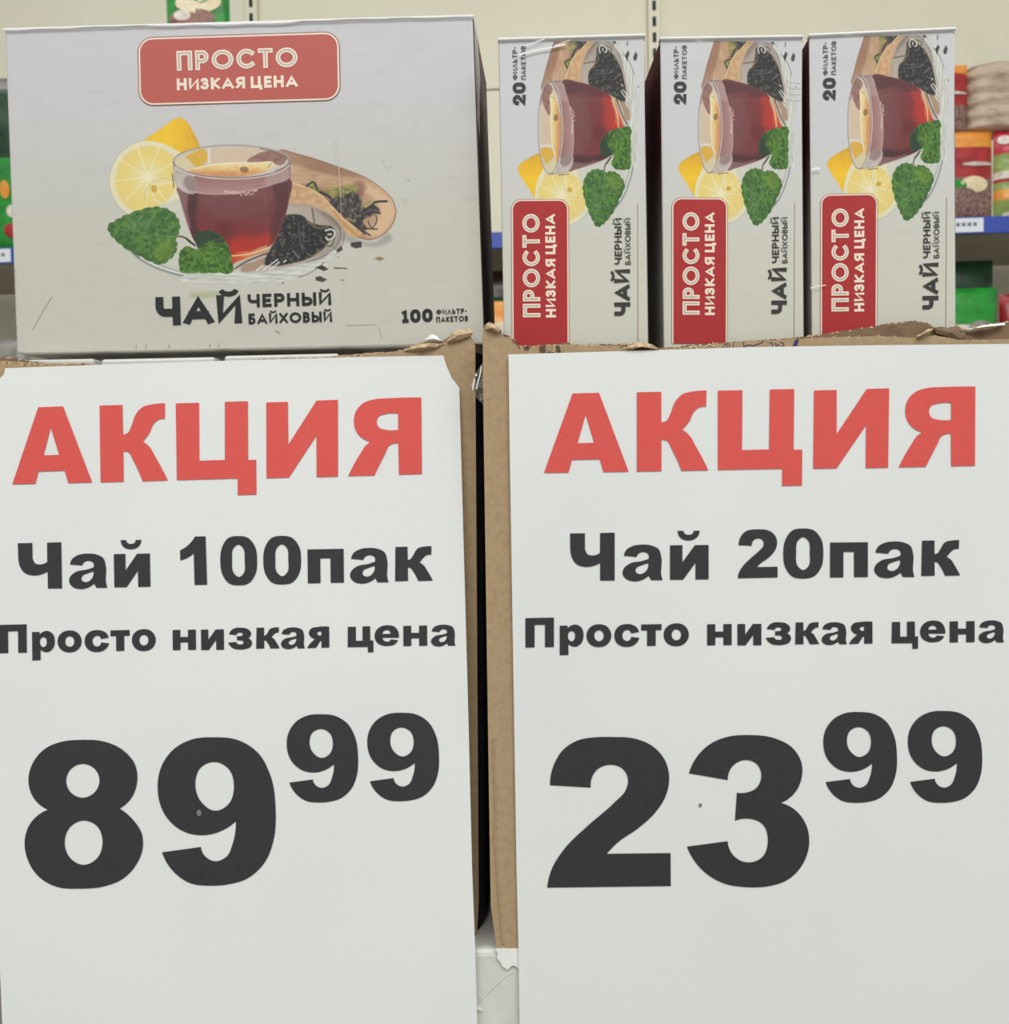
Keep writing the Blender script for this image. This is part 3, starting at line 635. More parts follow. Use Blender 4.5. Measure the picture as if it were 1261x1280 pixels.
CARDSB = vmat('small_tea_card_ground', ground((205, 206, 208), (206, 205, 192), .04, .09), .35, coat=.3, bump=(40, .0004), attr=None)
SIDE = vmat('tea_card_side', ground((108, 90, 88), (58, 48, 48), .05, .125, (70, 52, 52)), .6, attr=None, spec=.04)  # dark tone painted in for reflections on the big box's side
SIDES = vmat('small_tea_card_side', ground((92, 42, 50), (150, 148, 142), .035, .085, (40, 26, 32)), .6, attr=None, spec=.04)  # plum to grey stands for reflections in the side film, put into the colour

# ------------------------------------------------------------------ pixels on world heights used below
zbase = at(600, 1187, .002).z
# ------------------------------------------------------------------ setting
bg_k = -.03
BG = lambda Y: Plane(Y, bg_k)
FLOOR = mat('grey_floor_tile', (150, 146, 138), .35, noise=(3, (140, 136, 128), .4, .6))
fl = MB().box(-3.2, 3.2, -3, 3.2, -.05, 0).build('floor', FLOOR); tag(fl, kind='structure')
WALLM = mat('shop_wall', (214, 210, 192), .8)
wl = MB().box(-3.2, 3.2, 3.0, 3.1, 0, 3.4).build('wall_back', WALLM); tag(wl, kind='structure')

# ---- gondola rack behind, slightly turned
PANEL = mat('cream_panel', (230, 226, 204), .5, noise=(2.2, (224, 218, 196), .35, .7))
SLOT = mat('slot_dark', (30, 34, 32), .8); STRIP = mat('blue_price_rail', (48, 76, 170), .4); SHELFM = mat('grey_shelf_metal', (150, 140, 124), .45)
LABELM = mat('label_white', (226, 230, 236), .5); INKG = mat('label_print', (120, 120, 126), .6)
YF, YB = 1.88, 2.33
def bx(px, py, Y): return BG(Y).hit(px, py)
def yb(x, Y): return Y+bg_k*x
rack = thing('shelf_rack', (0, 2.35, 0), 'cream metal shop shelf rack with blue price rails standing behind the tea boxes', 'shelf')
def slab(mb, x0, x1, Y0, Y1, z0, z1, mi=0):
    v = []
    for z in (z0, z1):
        for x, Y in ((x0, Y0), (x1, Y0), (x1, Y1), (x0, Y1)): v.append((x, yb(x, Y), z))
    mb.add(v, [(0, 3, 2, 1), (4, 5, 6, 7), (0, 1, 5, 4), (1, 2, 6, 5), (2, 3, 7, 6), (3, 0, 4, 7)], mi)
zseam = bx(615, 112, YB).z
xu = [bx(315, 10, YB-.01).x, bx(817, 30, YB-.01).x]; pitch = xu[1]-xu[0]
xs = [xu[0]-pitch, xu[0], xu[1], xu[1]+pitch]
zlev = [0.08]
while zseam - .40*len(zlev) > .3: zlev.append(0)
zl = sorted([zseam-.42*k for k in range(5)]+[zseam+.42, zseam+.84])
for a, b in zip(xs, xs[1:]):
    for z0, z1 in zip(zl, zl[1:]):
        m_ = MB(); slab(m_, a+.016, b-.016, YB, YB+.012, max(.05, z0+.0025), z1-.0025); m_.build('back_panel', PANEL, rack, bevel=.001)
for i, x in enumerate(xs):
    m_ = MB(); slab(m_, x-.015, x+.015, YB-.022, YB+.03, 0, 3.1); up = m_.build('upright', PANEL, rack, bevel=.001)
    m_ = MB(); zz = bx(817, 7, YB-.022).z if i == 2 else bx(315, 3, YB-.022).z
    k0 = int((zz-.1)/.0415)
    for k in range(k0+14):
        z = zz-.0415*(k0-k); 
        if z > 3.08 or z < .08: continue
        slab(m_, x-.0045, x+.0045, YB-.0235, YB-.0215, z-.0125, z+.0125)
    sl_ = m_.build('slots', SLOT, rack, parent=up); sl_['kind'] = 'stuff'
zs1 = bx(1240, 291, YF).z; zr1 = bx(1240, 271.5, YF).z   # rail bottom / top of shelf in view
zs2 = zs1-.46
SHZ = {}
for lev, zb in enumerate((zs1, zs2, zs2-.46)):
    for a, b in zip(xs, xs[1:]):
        m_ = MB(); slab(m_, a+.002, b-.002, YF+.012, YB-.025, zb+.008, zb+.033); sh_ = m_.build('shelf_board', SHELFM, rack, bevel=.001)
        m_ = MB(); slab(m_, a+.002, b-.002, YF, YF+.0115, zb, zb+.0365); m_.build('price_rail', STRIP, rack, bevel=.001, parent=sh_)
        for bxx in (a+.03, b-.03):
            m_ = MB(); v = [(bxx-.003, yb(bxx, YF+.05), zb+.0075), (bxx-.003, yb(bxx, YB-.023), zb+.0075), (bxx-.003, yb(bxx, YB-.023), zb-.09), (bxx+.003, yb(bxx, YF+.05), zb+.0075), (bxx+.003, yb(bxx, YB-.023), zb+.0075), (bxx+.003, yb(bxx, YB-.023), zb-.09)]
            m_.add(v, [(0, 1, 2), (5, 4, 3), (0, 3, 4, 1), (1, 4, 5, 2), (2, 5, 3, 0)]); m_.build('bracket', SHELFM, rack, parent=sh_)
zt1 = zs1+.033; zt2 = zs2+.033
def price(px0, px1):
    a = BG(YF-.0006).hit(px0, 282); b = BG(YF-.0006).hit(px1, 282)
    t = thing('price_label', ((a.x+b.x)/2, yb(a.x, YF-.0004), zs1+.004), 'white price label in the blue rail ' + ('beside the rightmost small tea box' if px0 > 600 else 'at the left edge behind the big tea box'), 'label', None)
    m_ = MB(); slab(m_, a.x, b.x, YF-.0012, YF-.0002, zs1+.003, zs1+.0335); m_.build('card', LABELM, t)
    m_ = MB()
    for k in range(4): slab(m_, a.x+(b.x-a.x)*(.42+.12*k), a.x+(b.x-a.x)*(.50+.12*k), YF-.0016, YF-.0013, zs1+.016, zs1+.024)
    m_.build('printed_code', INKG, t)
price(1170, 1229); price(-40, 12)

# ---- packets on the rack
def pillow_pack(name, px0, px1, z0, py1, Y, mats, bands, label, cat, group=None, bulge=.022, wrinkle=.002, seed=1, spots=()):
    """soft packet: grid front and back sewn at the sides; bands = (fraction from the bottom, material index)"""
    a = BG(Y).hit(px0, py1); b = BG(Y).hit(px1, py1); x0, x1, z1 = a.x, b.x, a.z
    r = random.Random(seed); t = thing(name, ((x0+x1)/2, yb((x0+x1)/2, Y)+bulge, z0), label, cat, group)
    nx, nz = 14, 26; m_ = MB(); ph = r.random()*6
    def surf(u, v, s):
        prof = (max(0, 1-abs(2*u-1)**3.2)*max(0, 1-abs(2*v-1)**5))**.5
        x = x0+(x1-x0)*(u+(.02*math.sin(9*v+ph))*(1-abs(2*u-1))); z = z0+(z1-z0)*v
        return (x, yb(x, Y)+bulge+s*(bulge*prof)+wrinkle*math.sin(23*v+ph+5*u)*prof*s, z)
    for s in (-1, 1):
        vs = [surf(i/nx, j/nz, s) for j in range(nz+1) for i in range(nx+1)]; n = nx+1
        for j in range(nz):
            mi = 0
            for f, k in bands:
                if (j+.5)/nz >= f: mi = k
            fs = []
            for i in range(nx):
                q = (j*n+i, j*n+i+1, (j+1)*n+i+1, (j+1)*n+i); fs.append(q if s < 0 else q[::-1])
            if j == 0: base = len(m_.v); m_.v += vs
            m_.f += [tuple(k_+base for k_ in f) for f in fs]; m_.m += [mi]*len(fs)
    m_.build('bag', mats, t, smooth=True)
    # printed patches following the bulge
    for (u0, v0, ru, rv, mt, nm) in spots:
        q = MB(); c = [surf(u0, v0, -1)]; K = 24
        for k in range(K):
            aa = 2*math.pi*k/K; u = min(.97, max(.03, u0+ru*math.cos(aa))); v = min(.97, max(.02, v0+rv*math.sin(aa))); c.append(surf(u, v, -1))
        for k in range(K):
            aa = 2*math.pi*k/K; u = min(.97, max(.03, u0+.5*ru*math.cos(aa))); v = min(.97, max(.02, v0+.5*rv*math.sin(aa))); c.append(surf(u, v, -1))
        c = [(p[0], p[1]-.0022, p[2]) for p in c]
        fs = [(0, 1+K+k, 1+K+(k+1) % K) for k in range(K)]+[(1+K+k, 1+k, 1+(k+1) % K, 1+K+(k+1) % K) for k in range(K)]
        q.add(c, fs); q.build(nm, mt, t, smooth=True)
    return t
gm = lambda n, c, c2=None, sc=40, ro=.35: mat(n, c, ro, noise=(sc, c2 or c, .4, .65), coat=.3)
ORANGE = gm('pack_orange', (226, 140, 44), (230, 160, 60)); PRED = gm('pack_red', (176, 38, 40), (150, 26, 32)); BEANS = gm('pack_beans', (150, 116, 104), (92, 66, 62), 160)
PGREEN = gm('pack_green', (28, 150, 44), (16, 118, 36), 30); PDG = gm('pack_dark_green', (20, 66, 34), (12, 44, 26), 40); PWHITE = gm('pack_white', (226, 218, 206), (200, 186, 170), 60)
PCREAM = gm('pack_cream', (222, 204, 158), (232, 220, 190), 60); PLIME = gm('pack_lime', (146, 166, 84), (120, 146, 66), 40); PPINK = gm('pack_crimson', (196, 46, 66), (180, 30, 50), 40)
BEIGE = mat('beige_sack', (190, 172, 150), .6, noise=(30, (160, 138, 118), .45, .65, (1, 1, 3)), bump=(60, .003)); PBROWN = gm('pack_brown', (84, 58, 46), (60, 40, 34), 40)
PGREY = gm('pack_grey', (150, 148, 142), (116, 112, 108), 30); DARKR = gm('pack_maroon', (96, 26, 30), (70, 18, 24), 40)
zA = BG(YF+.03).hit(1220, 163).z
pillow_pack('grain_packet', 1150, 1245, zt1+.0005, 163, YF+.03, [BEANS, PRED, ORANGE], [(0, 0), (.46, 1), (.82, 2)], 'red and orange packet of grain, lower of two beside the rightmost tea box', 'packet', seed=3,
            spots=[(.55, .26, .44, .22, BEANS, 'bean_picture'), (.72, .40, .18, .09, PCREAM, 'seed_picture'), (.5, .38, .12, .07, PGREEN, 'leaf_picture'), (.75, .62, .22, .02, PWHITE, 'printed_name')])
pillow_pack('grain_packet', 1118, 1214, zA+.002, 80, YF+.035, [BEANS, PRED, ORANGE], [(0, 0), (.40, 1), (.84, 2)], 'red packet of grain with orange top, lying above the lower one', 'packet', seed=5,
            spots=[(.8, .55, .16, .02, PWHITE, 'printed_name')])
# beige ribbed sack
def ribbed_sack(px0, px1, z0, py1, Y, label):
    a = BG(Y).hit(px0, py1); b = BG(Y).hit(px1, py1); z1 = a.z
    t = thing('rice_sack', ((a.x+b.x)/2, yb(a.x, Y)+.05, z0), label, 'sack'); m_ = MB(); nx, nz = 24, 60
    vs = []
    for j in range(nz+1):
        v = j/nz
        for i in range(nx):
            an = 2*math.pi*i/nx; r_ = 1+.035*math.sin(v*2*math.pi*5.2+.5*math.sin(an*2))
            e = min(1, 6*v+.75, 6*(1-v)+.6)
            cx = (a.x+b.x)/2; x = cx+(b.x-a.x)/2*math.copysign(abs(math.cos(an))**.55, math.cos(an))*r_*e
            y = yb(cx, Y)+.05+.05*math.copysign(abs(math.sin(an))**.6, math.sin(an))*r_*(1.0)*e
            vs.append((x, y, z0+(z1-z0)*v))
    fs = [(j*nx+i, j*nx+(i+1) % nx, (j+1)*nx+(i+1) % nx, (j+1)*nx+i) for j in range(nz) for i in range(nx)]
    fs += [tuple(reversed(range(nx))), tuple(nz*nx+i for i in range(nx))]
    m_.add(vs, fs).build('sack_body', BEIGE, t, smooth=True)
    # seam along the top
    q = MB(); q.add([(vs[nz*nx+i][0], vs[nz*nx+i][1], z1-.001) for i in range(nx)]+[(vs[nz*nx+i][0]*.5+(a.x+b.x)*.25, yb(a.x, Y)+.05, z1+.006) for i in range(nx)], [(i, (i+1) % nx, nx+(i+1) % nx, nx+i) for i in range(nx)]).build('gathered_top', BEIGE, t, smooth=True)
ribbed_sack(1215, 1330, zA+.004, 74, YF+.03, 'beige ribbed sack lying over the packets at the right edge')
pillow_pack('vegetable_packet', 1247, 1335, zt1+.0005, 160, YF+.03, [PLIME, PRED, PPINK, PWHITE, ORANGE], [(0, 0), (.22, 4), (.34, 0), (.42, 1), (.48, 3), (.53, 0), (.74, 2)], 'crimson and lime green packet under the sack at the right edge', 'packet', seed=8,
            spots=[(.12, .88, .1, .05, PWHITE, 'printed_mark'), (.2, .06, .12, .04, PWHITE, 'bowl_picture')])
# lower shelf, right of the tea boxes
pillow_pack('frozen_packet', 1150, 1252, zt2+.0005, 360, YF+.03, [PWHITE, PGREEN], [(0, 0), (.60, 0), (.72, 1)], 'bright green and white packet on the lower shelf behind the right carton', 'packet', seed=11,
            spots=[(.75, .70, .16, .06, PGREY, 'dish_picture'), (.6, .64, .35, .03, PCREAM, 'cream_band')])
pillow_pack('dark_green_packet', 1140, 1246, zt2+.0005, 326, YF+.11, [PDG, ORANGE], [(0, 0), (.70, 1), (.78, 0)], 'dark green packet with an orange band behind the bright green one', 'packet', seed=12)
pillow_pack('maroon_packet', 1254, 1340, zt2+.0005, 366, YF+.06, [DARKR, PRED], [(0, 0), (.5, 1)], 'maroon packet on the lower shelf at the right edge', 'packet', seed=13)
# lower shelf, seen in the gap between the big and the small boxes
pillow_pack('snack_packet', 585, 660, zt2+.0005, 370, YF+.03, [PPINK, PCREAM, ORANGE, PDG, PBROWN], [(0, 4), (.66, 0), (.74, 1), (.8, 2), (.97, 3)], 'orange packet seen in the gap between big and small tea boxes', 'packet', seed=15,
            spots=[(.55, .74, .2, .05, PWHITE, 'white_flecks')])
pillow_pack('gap_shade', 560, 700, zt2+.0005, 338, YF+.14, [PBROWN], [(0, 0)], 'dark brown shape standing in for the shade behind the orange packet in the gap', 'packet', seed=16)  # brown shape put in as the dark shade of the gap
# left edge
pillow_pack('green_packet', -70, 30, zt1+.0005, 96, YF+.05, [PGREEN, PDG, PGREY], [(0, 0), (.55, 1), (.93, 2)], 'green packet with red and white pictures at the left edge behind the big tea box', 'packet', seed=18,
            spots=[(.72, .36, .06, .05, ORANGE, 'orange_fruit_picture'), (.78, .24, .06, .035, PWHITE, 'white_flower_picture'), (.76, .13, .09, .04, PRED, 'red_fruit_picture')])
pillow_pack('grey_packet', -60, 32, zt2+.0005, 424, YF+.05, [PGREY], [(0, 0)], 'grey packet on the lower shelf at the left edge', 'packet', seed=19)
# green pack peeking above the big box
pillow_pack('nut_packet', 201, 281, zt1+.0005, -40, YF+.04, [PGREEN], [(0, 0)], 'tall green packet with a brown nut picture peeking above the big tea box', 'packet', seed=21, bulge=.03, wrinkle=.004,
            spots=[(.45, .82, .36, .035, gm('nut_brown', (146, 92, 74), (96, 60, 48), 60), 'nut_picture'), (.55, .878, .36, .04, PCREAM, 'cream_bowl_picture'), (.3, .83, .13, .02, PWHITE, 'white_nut_picture'), (.55, .885, .16, .012, PGREEN, 'green_leaf_picture')])

# ------------------------------------------------------------------ base under the cartons
WRAP = mat('white_wrapped_card', (216, 217, 208), .35, noise=(34, (200, 202, 188), .4, .7), bump=(40, .0012), coat=.5)
xl_ = at(14, 1230, .002).x; xr_ = at(1330, 1187, .002).x
base = thing('wrapped_case', (0, .14, 0), 'white film-wrapped case that both cartons stand on', 'case')
MB().box(xl_, xr_, .002, .32, 0, zbase).build('case_body', WRAP, base, bevel=.003)
# clear film with a few long folds on its front
for pts in ([(598, 1252), (612, 1238), (628, 1222), (640, 1216)]  ,):
    m_ = MB(); A_ = [at(x-1, y, .0018) for x, y in pts]; B_ = [at(x, y, .0016) for x, y in pts]; C_ = [at(x+1.4, y+.6, .0018) for x, y in pts]; n_ = len(pts)
    m_.add(A_+B_+C_, [(i, i+1, n_+i+1, n_+i) for i in range(n_-1)]+[(n_+i, n_+i+1, 2*n_+i+1, 2*n_+i) for i in range(n_-1)]); m_.build('wrap_crease', WRAP, base, smooth=True)
p = Plane(.0008)
m_ = MB(); fl_ = [p.hit(x, y) for x, y in ((619, 1186), (652, 1186), (652, 1216), (648, 1211), (644, 1207.5), (640, 1207), (636.5, 1210), (634, 1212.5), (631, 1210), (628, 1208), (625.5, 1203), (622.5, 1199.5), (621, 1196), (622, 1192))]
m_.poly([fl_]); m_.poly([[(q[0], q[1]+.0005, q[2]) for q in fl_]]); n_ = len(fl_)
m_.add([tuple(q) for q in fl_]+[(q[0], q[1]+.0005, q[2]) for q in fl_], [(i, (i+1) % n_, n_+(i+1) % n_, n_+i) for i in range(n_)])
m_.build('torn_paper_flap', WHITE, base)
m_ = MB(); fq = [Plane(.0004).hit(x, y) for x, y in ((594, 1259), (598, 1257.5), (603, 1261), (603, 1263), (597, 1262.5), (594, 1262))]
m_.poly([fq]); m_.build('glossy_crease', WHITE, base)

# ------------------------------------------------------------------ cartons with torn top edges
def interp(prof, x):
    return float(np.interp(x, [p[0] for p in prof], [p[1] for p in prof]))
def carton(name, YF_, x_l, x_r, ybot, prof_out, prof_flu, prof_in, depth, label, padz, lcut=None, corner=0.004):
    """x_l/x_r: functions of pixel y giving the front edges; profiles: torn edge heights in pixels"""
    P = Plane(YF_); zb = P.hit(620, ybot).z if x_l(1000) > 500 else P.hit(590, ybot).z
    xl0 = P.hit(x_l(ybot), ybot).x; xr0 = P.hit(x_r(ybot), ybot).x
    zb = max(zb, zbase+.0004)
    t = thing(name, ((xl0+xr0)/2, YF_+depth/2, zb), label, 'carton')
    def wall(prof, Y, th, jag, seed, name_, m, step=1.6, ins=0.0):
        r = random.Random(seed); Pw = Plane(Y); xs_ = np.arange(prof[0][0], prof[-1][0]+.01, step); top = []
        for x in xs_:
            j = jag*(r.random()-.5)*2; top.append(Pw.hit(x, interp(prof, x)+j))
        rows = []; N = 14
        for q, x in zip(top, xs_):
            col_ = []
            u = (x-prof[0][0])/(prof[-1][0]-prof[0][0])
            for k in range(N+1):
                f = k/N; py = interp(prof, x)+(ybot-interp(prof, x))*f
                if k == 0: col_.append(q); continue
                px = x_l(py)+ins+(x_r(py)-x_l(py)-2*ins)*u; s_ = Pw.hit(px, py)
                col_.append(s_)
            rows.append(col_)
        m_ = MB(); nn = N+1; nx = len(rows)
        fr = [v for c in rows for v in c]; zmin = zb
        fr = [(v[0], v[1], max(v[2], zmin)) for v in fr]
        bk = [(v[0], v[1]+th, v[2]) for v in fr]
        fs = []
        M_ = len(fr)
        for i in range(nx-1):
            for k in range(N):
                a, b, c_, d = i*nn+k, i*nn+k+1, (i+1)*nn+k+1, (i+1)*nn+k
                fs.append((a, b, c_, d)); fs.append((M_+a, M_+d, M_+c_, M_+b))
            fs.append((i*nn, (i+1)*nn, M_+(i+1)*nn, M_+i*nn)); fs.append((i*nn+N, M_+i*nn+N, M_+(i+1)*nn+N, (i+1)*nn+N))
        for i in (0, nx-1):
            for k in range(N):
                q = (i*nn+k, M_+i*nn+k, M_+i*nn+k+1, i*nn+k+1); fs.append(q if i == 0 else q[::-1])
        m_.add(fr+bk, fs); return m_.build(name_, m, t)
    wall(prof_out, YF_, .0005, .45, 3, 'front_wall', KRAFT)
    wall(prof_in, YF_+.0031, .0005, .7, 5, 'inner_liner', KRAFT2, ins=1.5)
    # fluted middle layer: a wavy strip along the torn edge
    m_ = MB(); xs_ = np.arange(prof_flu[0][0]+2, prof_flu[-1][0]-2, .7); r = random.Random(9); top, bot = [], []
    for x in xs_:
        Yv = YF_+.0018+.0010*math.sin(x*2*math.pi/16.0); Pw = Plane(Yv)
        top.append(Pw.hit(x, interp(prof_flu, x)+r.uniform(-.7, .7))); bot.append(Pw.hit(x, interp(prof_flu, x)+34))
    n_ = len(top); m_.add(top+bot, [(i, n_+i, n_+i+1, i+1) for i in range(n_-1)])
    o = m_.build('fluted_layer', TORN, t); so = o.modifiers.new('thick', 'SOLIDIFY'); so.thickness = .0003
    # pale torn fibres standing on the edge
    m_ = MB(); r = random.Random(21)
    for _ in range(150):
        x = r.uniform(prof_out[0][0]+1, prof_out[-1][0]-1)
        src = r.choice((prof_out, prof_in, prof_flu)); Yv = YF_+r.uniform(-.0002, .0034); Pw = Plane(Yv); y = interp(src, x)+r.uniform(-.2, 1.2)
        a_ = r.uniform(-1, 1); l_ = r.uniform(1, 3.4); h_ = r.uniform(.8, 2.4)
        m_.poly([[Pw.hit(x-l_, y+.8), Pw.hit(x+l_, y+.6), Pw.hit(x+l_*.6+a_, y-h_*.6), Pw.hit(x+a_, y-h_), Pw.hit(x-l_*.7+a_, y-h_*.3)]])
    fb = m_.build('torn_fibres', TORN, t); so = fb.modifiers.new('thick', 'SOLIDIFY'); so.thickness = .0003; fb['kind'] = 'stuff'
    # sides, back, bottom, inner pad
    ztl = P.hit(x_l(prof_in[0][1]+3), prof_in[0][1]+3).z; ztr = P.hit(x_r(prof_in[-1][1]+3), prof_in[-1][1]+3).z
    xlt = P.hit(x_l(460), 460).x; xrt = P.hit(x_r(460), 460).x
    def side(xb, xt, zt, s, nm):
        m_ = MB(); o_ = .0032*s
        for a_, b_ in (((xb, YF_+.0006), (xt, YF_+.0006)),):
            v = [(xb, YF_+.0036, zb), (xb, YF_+depth, zb), (xt, YF_+depth, zt), (xt, YF_+.0036, zt), (xb+o_, YF_+.0036, zb), (xb+o_, YF_+depth, zb), (xt+o_, YF_+depth, zt), (xt+o_, YF_+.0036, zt)]
            m_.add(v, [(0, 1, 2, 3) if s < 0 else (3, 2, 1, 0), (7, 6, 5, 4) if s < 0 else (4, 5, 6, 7), (0, 4, 5, 1), (3, 2, 6, 7), (0, 3, 7, 4), (1, 5, 6, 2)])
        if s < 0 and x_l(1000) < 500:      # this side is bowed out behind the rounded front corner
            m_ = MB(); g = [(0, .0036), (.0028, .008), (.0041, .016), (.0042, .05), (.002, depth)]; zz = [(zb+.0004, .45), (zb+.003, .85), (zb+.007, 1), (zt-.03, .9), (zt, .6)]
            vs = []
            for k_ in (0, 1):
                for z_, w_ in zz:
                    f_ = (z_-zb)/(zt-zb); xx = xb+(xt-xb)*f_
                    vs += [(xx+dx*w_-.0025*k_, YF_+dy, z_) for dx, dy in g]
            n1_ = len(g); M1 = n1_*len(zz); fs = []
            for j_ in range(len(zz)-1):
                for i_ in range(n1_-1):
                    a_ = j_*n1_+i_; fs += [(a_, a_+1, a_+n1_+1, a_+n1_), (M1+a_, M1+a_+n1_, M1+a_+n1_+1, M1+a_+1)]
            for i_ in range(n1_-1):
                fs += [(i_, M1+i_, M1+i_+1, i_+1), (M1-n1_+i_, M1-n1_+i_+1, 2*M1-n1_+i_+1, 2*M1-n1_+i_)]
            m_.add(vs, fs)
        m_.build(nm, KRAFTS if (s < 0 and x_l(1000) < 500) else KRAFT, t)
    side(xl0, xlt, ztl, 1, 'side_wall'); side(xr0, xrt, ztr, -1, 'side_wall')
    MB().box(min(xl0, xlt)+.0035, max(xr0, xrt)-.0035, YF_+depth-.0035, YF_+depth, zb, min(ztl, ztr)).build('back_wall', KRAFT, t)
    MB().box(xl0+.004, xr0-.004, YF_+.004, YF_+depth-.004, zb, zb+.003).build('bottom', KRAFT, t)
    if padz: MB().box(max(xl0, xlt)+.005, min(xr0, xrt)-.005, YF_+.0045, YF_+depth-.005, padz-.003, padz).build('inner_pad', KRAFT2, t)
    return t, zb
LY = .0155
PO_L = [(-22, 455), (0, 454), (20, 458), (60, 457), (115, 457), (150, 460), (240, 462), (280, 458), (330, 451), (390, 449.5), (430, 447.5), (470, 443), (488, 441), (505, 437), (517, 432), (526, 428), (540, 426.5), (551, 425.5), (556, 429), (561, 424), (565, 417.5), (574, 413), (581, 413.5), (586, 411), (588, 420), (591.7, 425.5), (594.6, 434)]
PF_L = [(-22, 451), (0, 451), (30, 452.5), (60, 454), (115, 455), (150, 460), (280, 456), (320, 449), (360, 447.5), (400, 447), (430, 444), (470, 440.5), (488, 440), (505, 438), (560, 426), (594.6, 440)]
PI_L = [(-22, 447.5), (0, 447), (20, 448), (30, 450), (60, 454), (115, 457), (150, 462), (280, 459), (430, 446), (480, 442), (505, 437), (517, 432), (526, 429), (551, 428), (565, 419), (574, 413), (590, 422), (594.6, 436)]
padL = at(300, 640, LY).z
cartL, zbL = carton('cardboard_carton', LY, lambda y: -24+.012*(y-440), lambda y: 594.6+(y-440)*.0062+(0 if y < 1168 else -(y-1168)*.2), 1179, PO_L, PF_L, PI_L, .26,
    'brown cardboard carton with torn rim under the big tea box, left', padL)
RY = .0012
PO_R = [(603.5, 413), (606, 407), (608, 405), (612, 407), (617, 406), (621, 412), (624.7, 413), (628.6, 419.5), (636, 424), (641, 427), (645, 433), (650, 437), (662, 438), (672, 434.5), (678, 438), (684, 432), (691, 431.5), (697, 438), (702, 431), (706, 430), (720, 433), (748, 432), (771, 432), (777, 436), (797, 430), (812, 433), (824, 437), (843, 434.5), (866, 433), (886, 431.5), (903, 429.5), (913, 428), (951, 426), (970, 425), (999, 423.5), (1026, 422), (1060, 421), (1100, 420), (1140, 422), (1160, 420), (1168, 419), (1200, 425), (1215, 426), (1240, 425), (1261, 424), (1310, 422)]
PF_R = [(603.5, 416), (617, 410), (628.6, 417), (640, 423), (650, 433), (700, 431), (720, 431), (777, 433), (797, 430), (824, 437), (886, 431.5), (951, 427), (1310, 424)]
PI_R = [(603.5, 414), (610, 409), (620, 412), (628, 417.5), (640, 422.5), (648.6, 432), (660, 432.5), (677, 432), (688, 429.5), (700, 429.5), (706, 428), (720, 431), (771, 430), (790, 430), (799, 427.5), (813, 430), (824, 435), (866, 431), (903, 428), (940, 426), (999, 421.5), (1026, 418), (1059, 413), (1094, 408), (1104, 405), (1124, 402.5), (1144, 401), (1158, 403), (1168.7, 409), (1177, 408.5), (1185, 410.5), (1190, 408.5), (1197, 407.5), (1205, 412.5), (1232, 405), (1261, 401.5), (1310, 400)]
padR = at(900, 436, RY).z
cartR, zbR = carton('cardboard_carton', RY, lambda y: 602.8+(y-430)*.0148+(0 if y < 1130 else (y-1130)*.12), lambda y: 1312+(y-430)*.002, 1187, PO_R, PF_R, PI_R, .26,
    'brown cardboard carton with ragged rim under the three small tea boxes, right', padR)
# blue pen marks on the rim of the right carton
BLUE = mat('blue_marker', (38, 46, 92), .6)
m_ = MB(); fn = lambda x, y: Plane(RY-.00015).hit(x, y)
def pstroke(mb, pts, wd, fn):
    A_, B_ = stroke_loop(pts, wd); n_ = len(A_); vs = [fn(*q) for q in A_+B_]; mb.add(vs, [(i, i+1, n_+i+1, n_+i) for i in range(n_-1)])
for pts, wd in (([(904, 434), (906, 430.5), (910, 429.5)], .8), ([(908, 435), (909, 431)], .8), ([(911, 435), (912, 429.5)], .8), ([(916, 434), (917, 428.5)], .8),
                ([(929, 428.5), (930, 433), (936, 431), (941, 432), (948, 430), (954, 427.2)], 1.1), ([(962, 429), (965, 427.8), (966, 433)], .9), ([(969, 428.5), (970, 432), (974, 431)], .9), ([(975, 428), (979, 428.8), (980, 432), (976, 433)], .9)):
    pstroke(m_, pts, wd, fn)
m_.build('pen_marks', BLUE, cartR)
m_ = MB(); m_.poly([[fn(x, y) for x, y in ((994, 424.5), (999, 424), (995, 434.5), (989.5, 434.5))]]); m_.build('blue_stripe', BLUE, cartR)
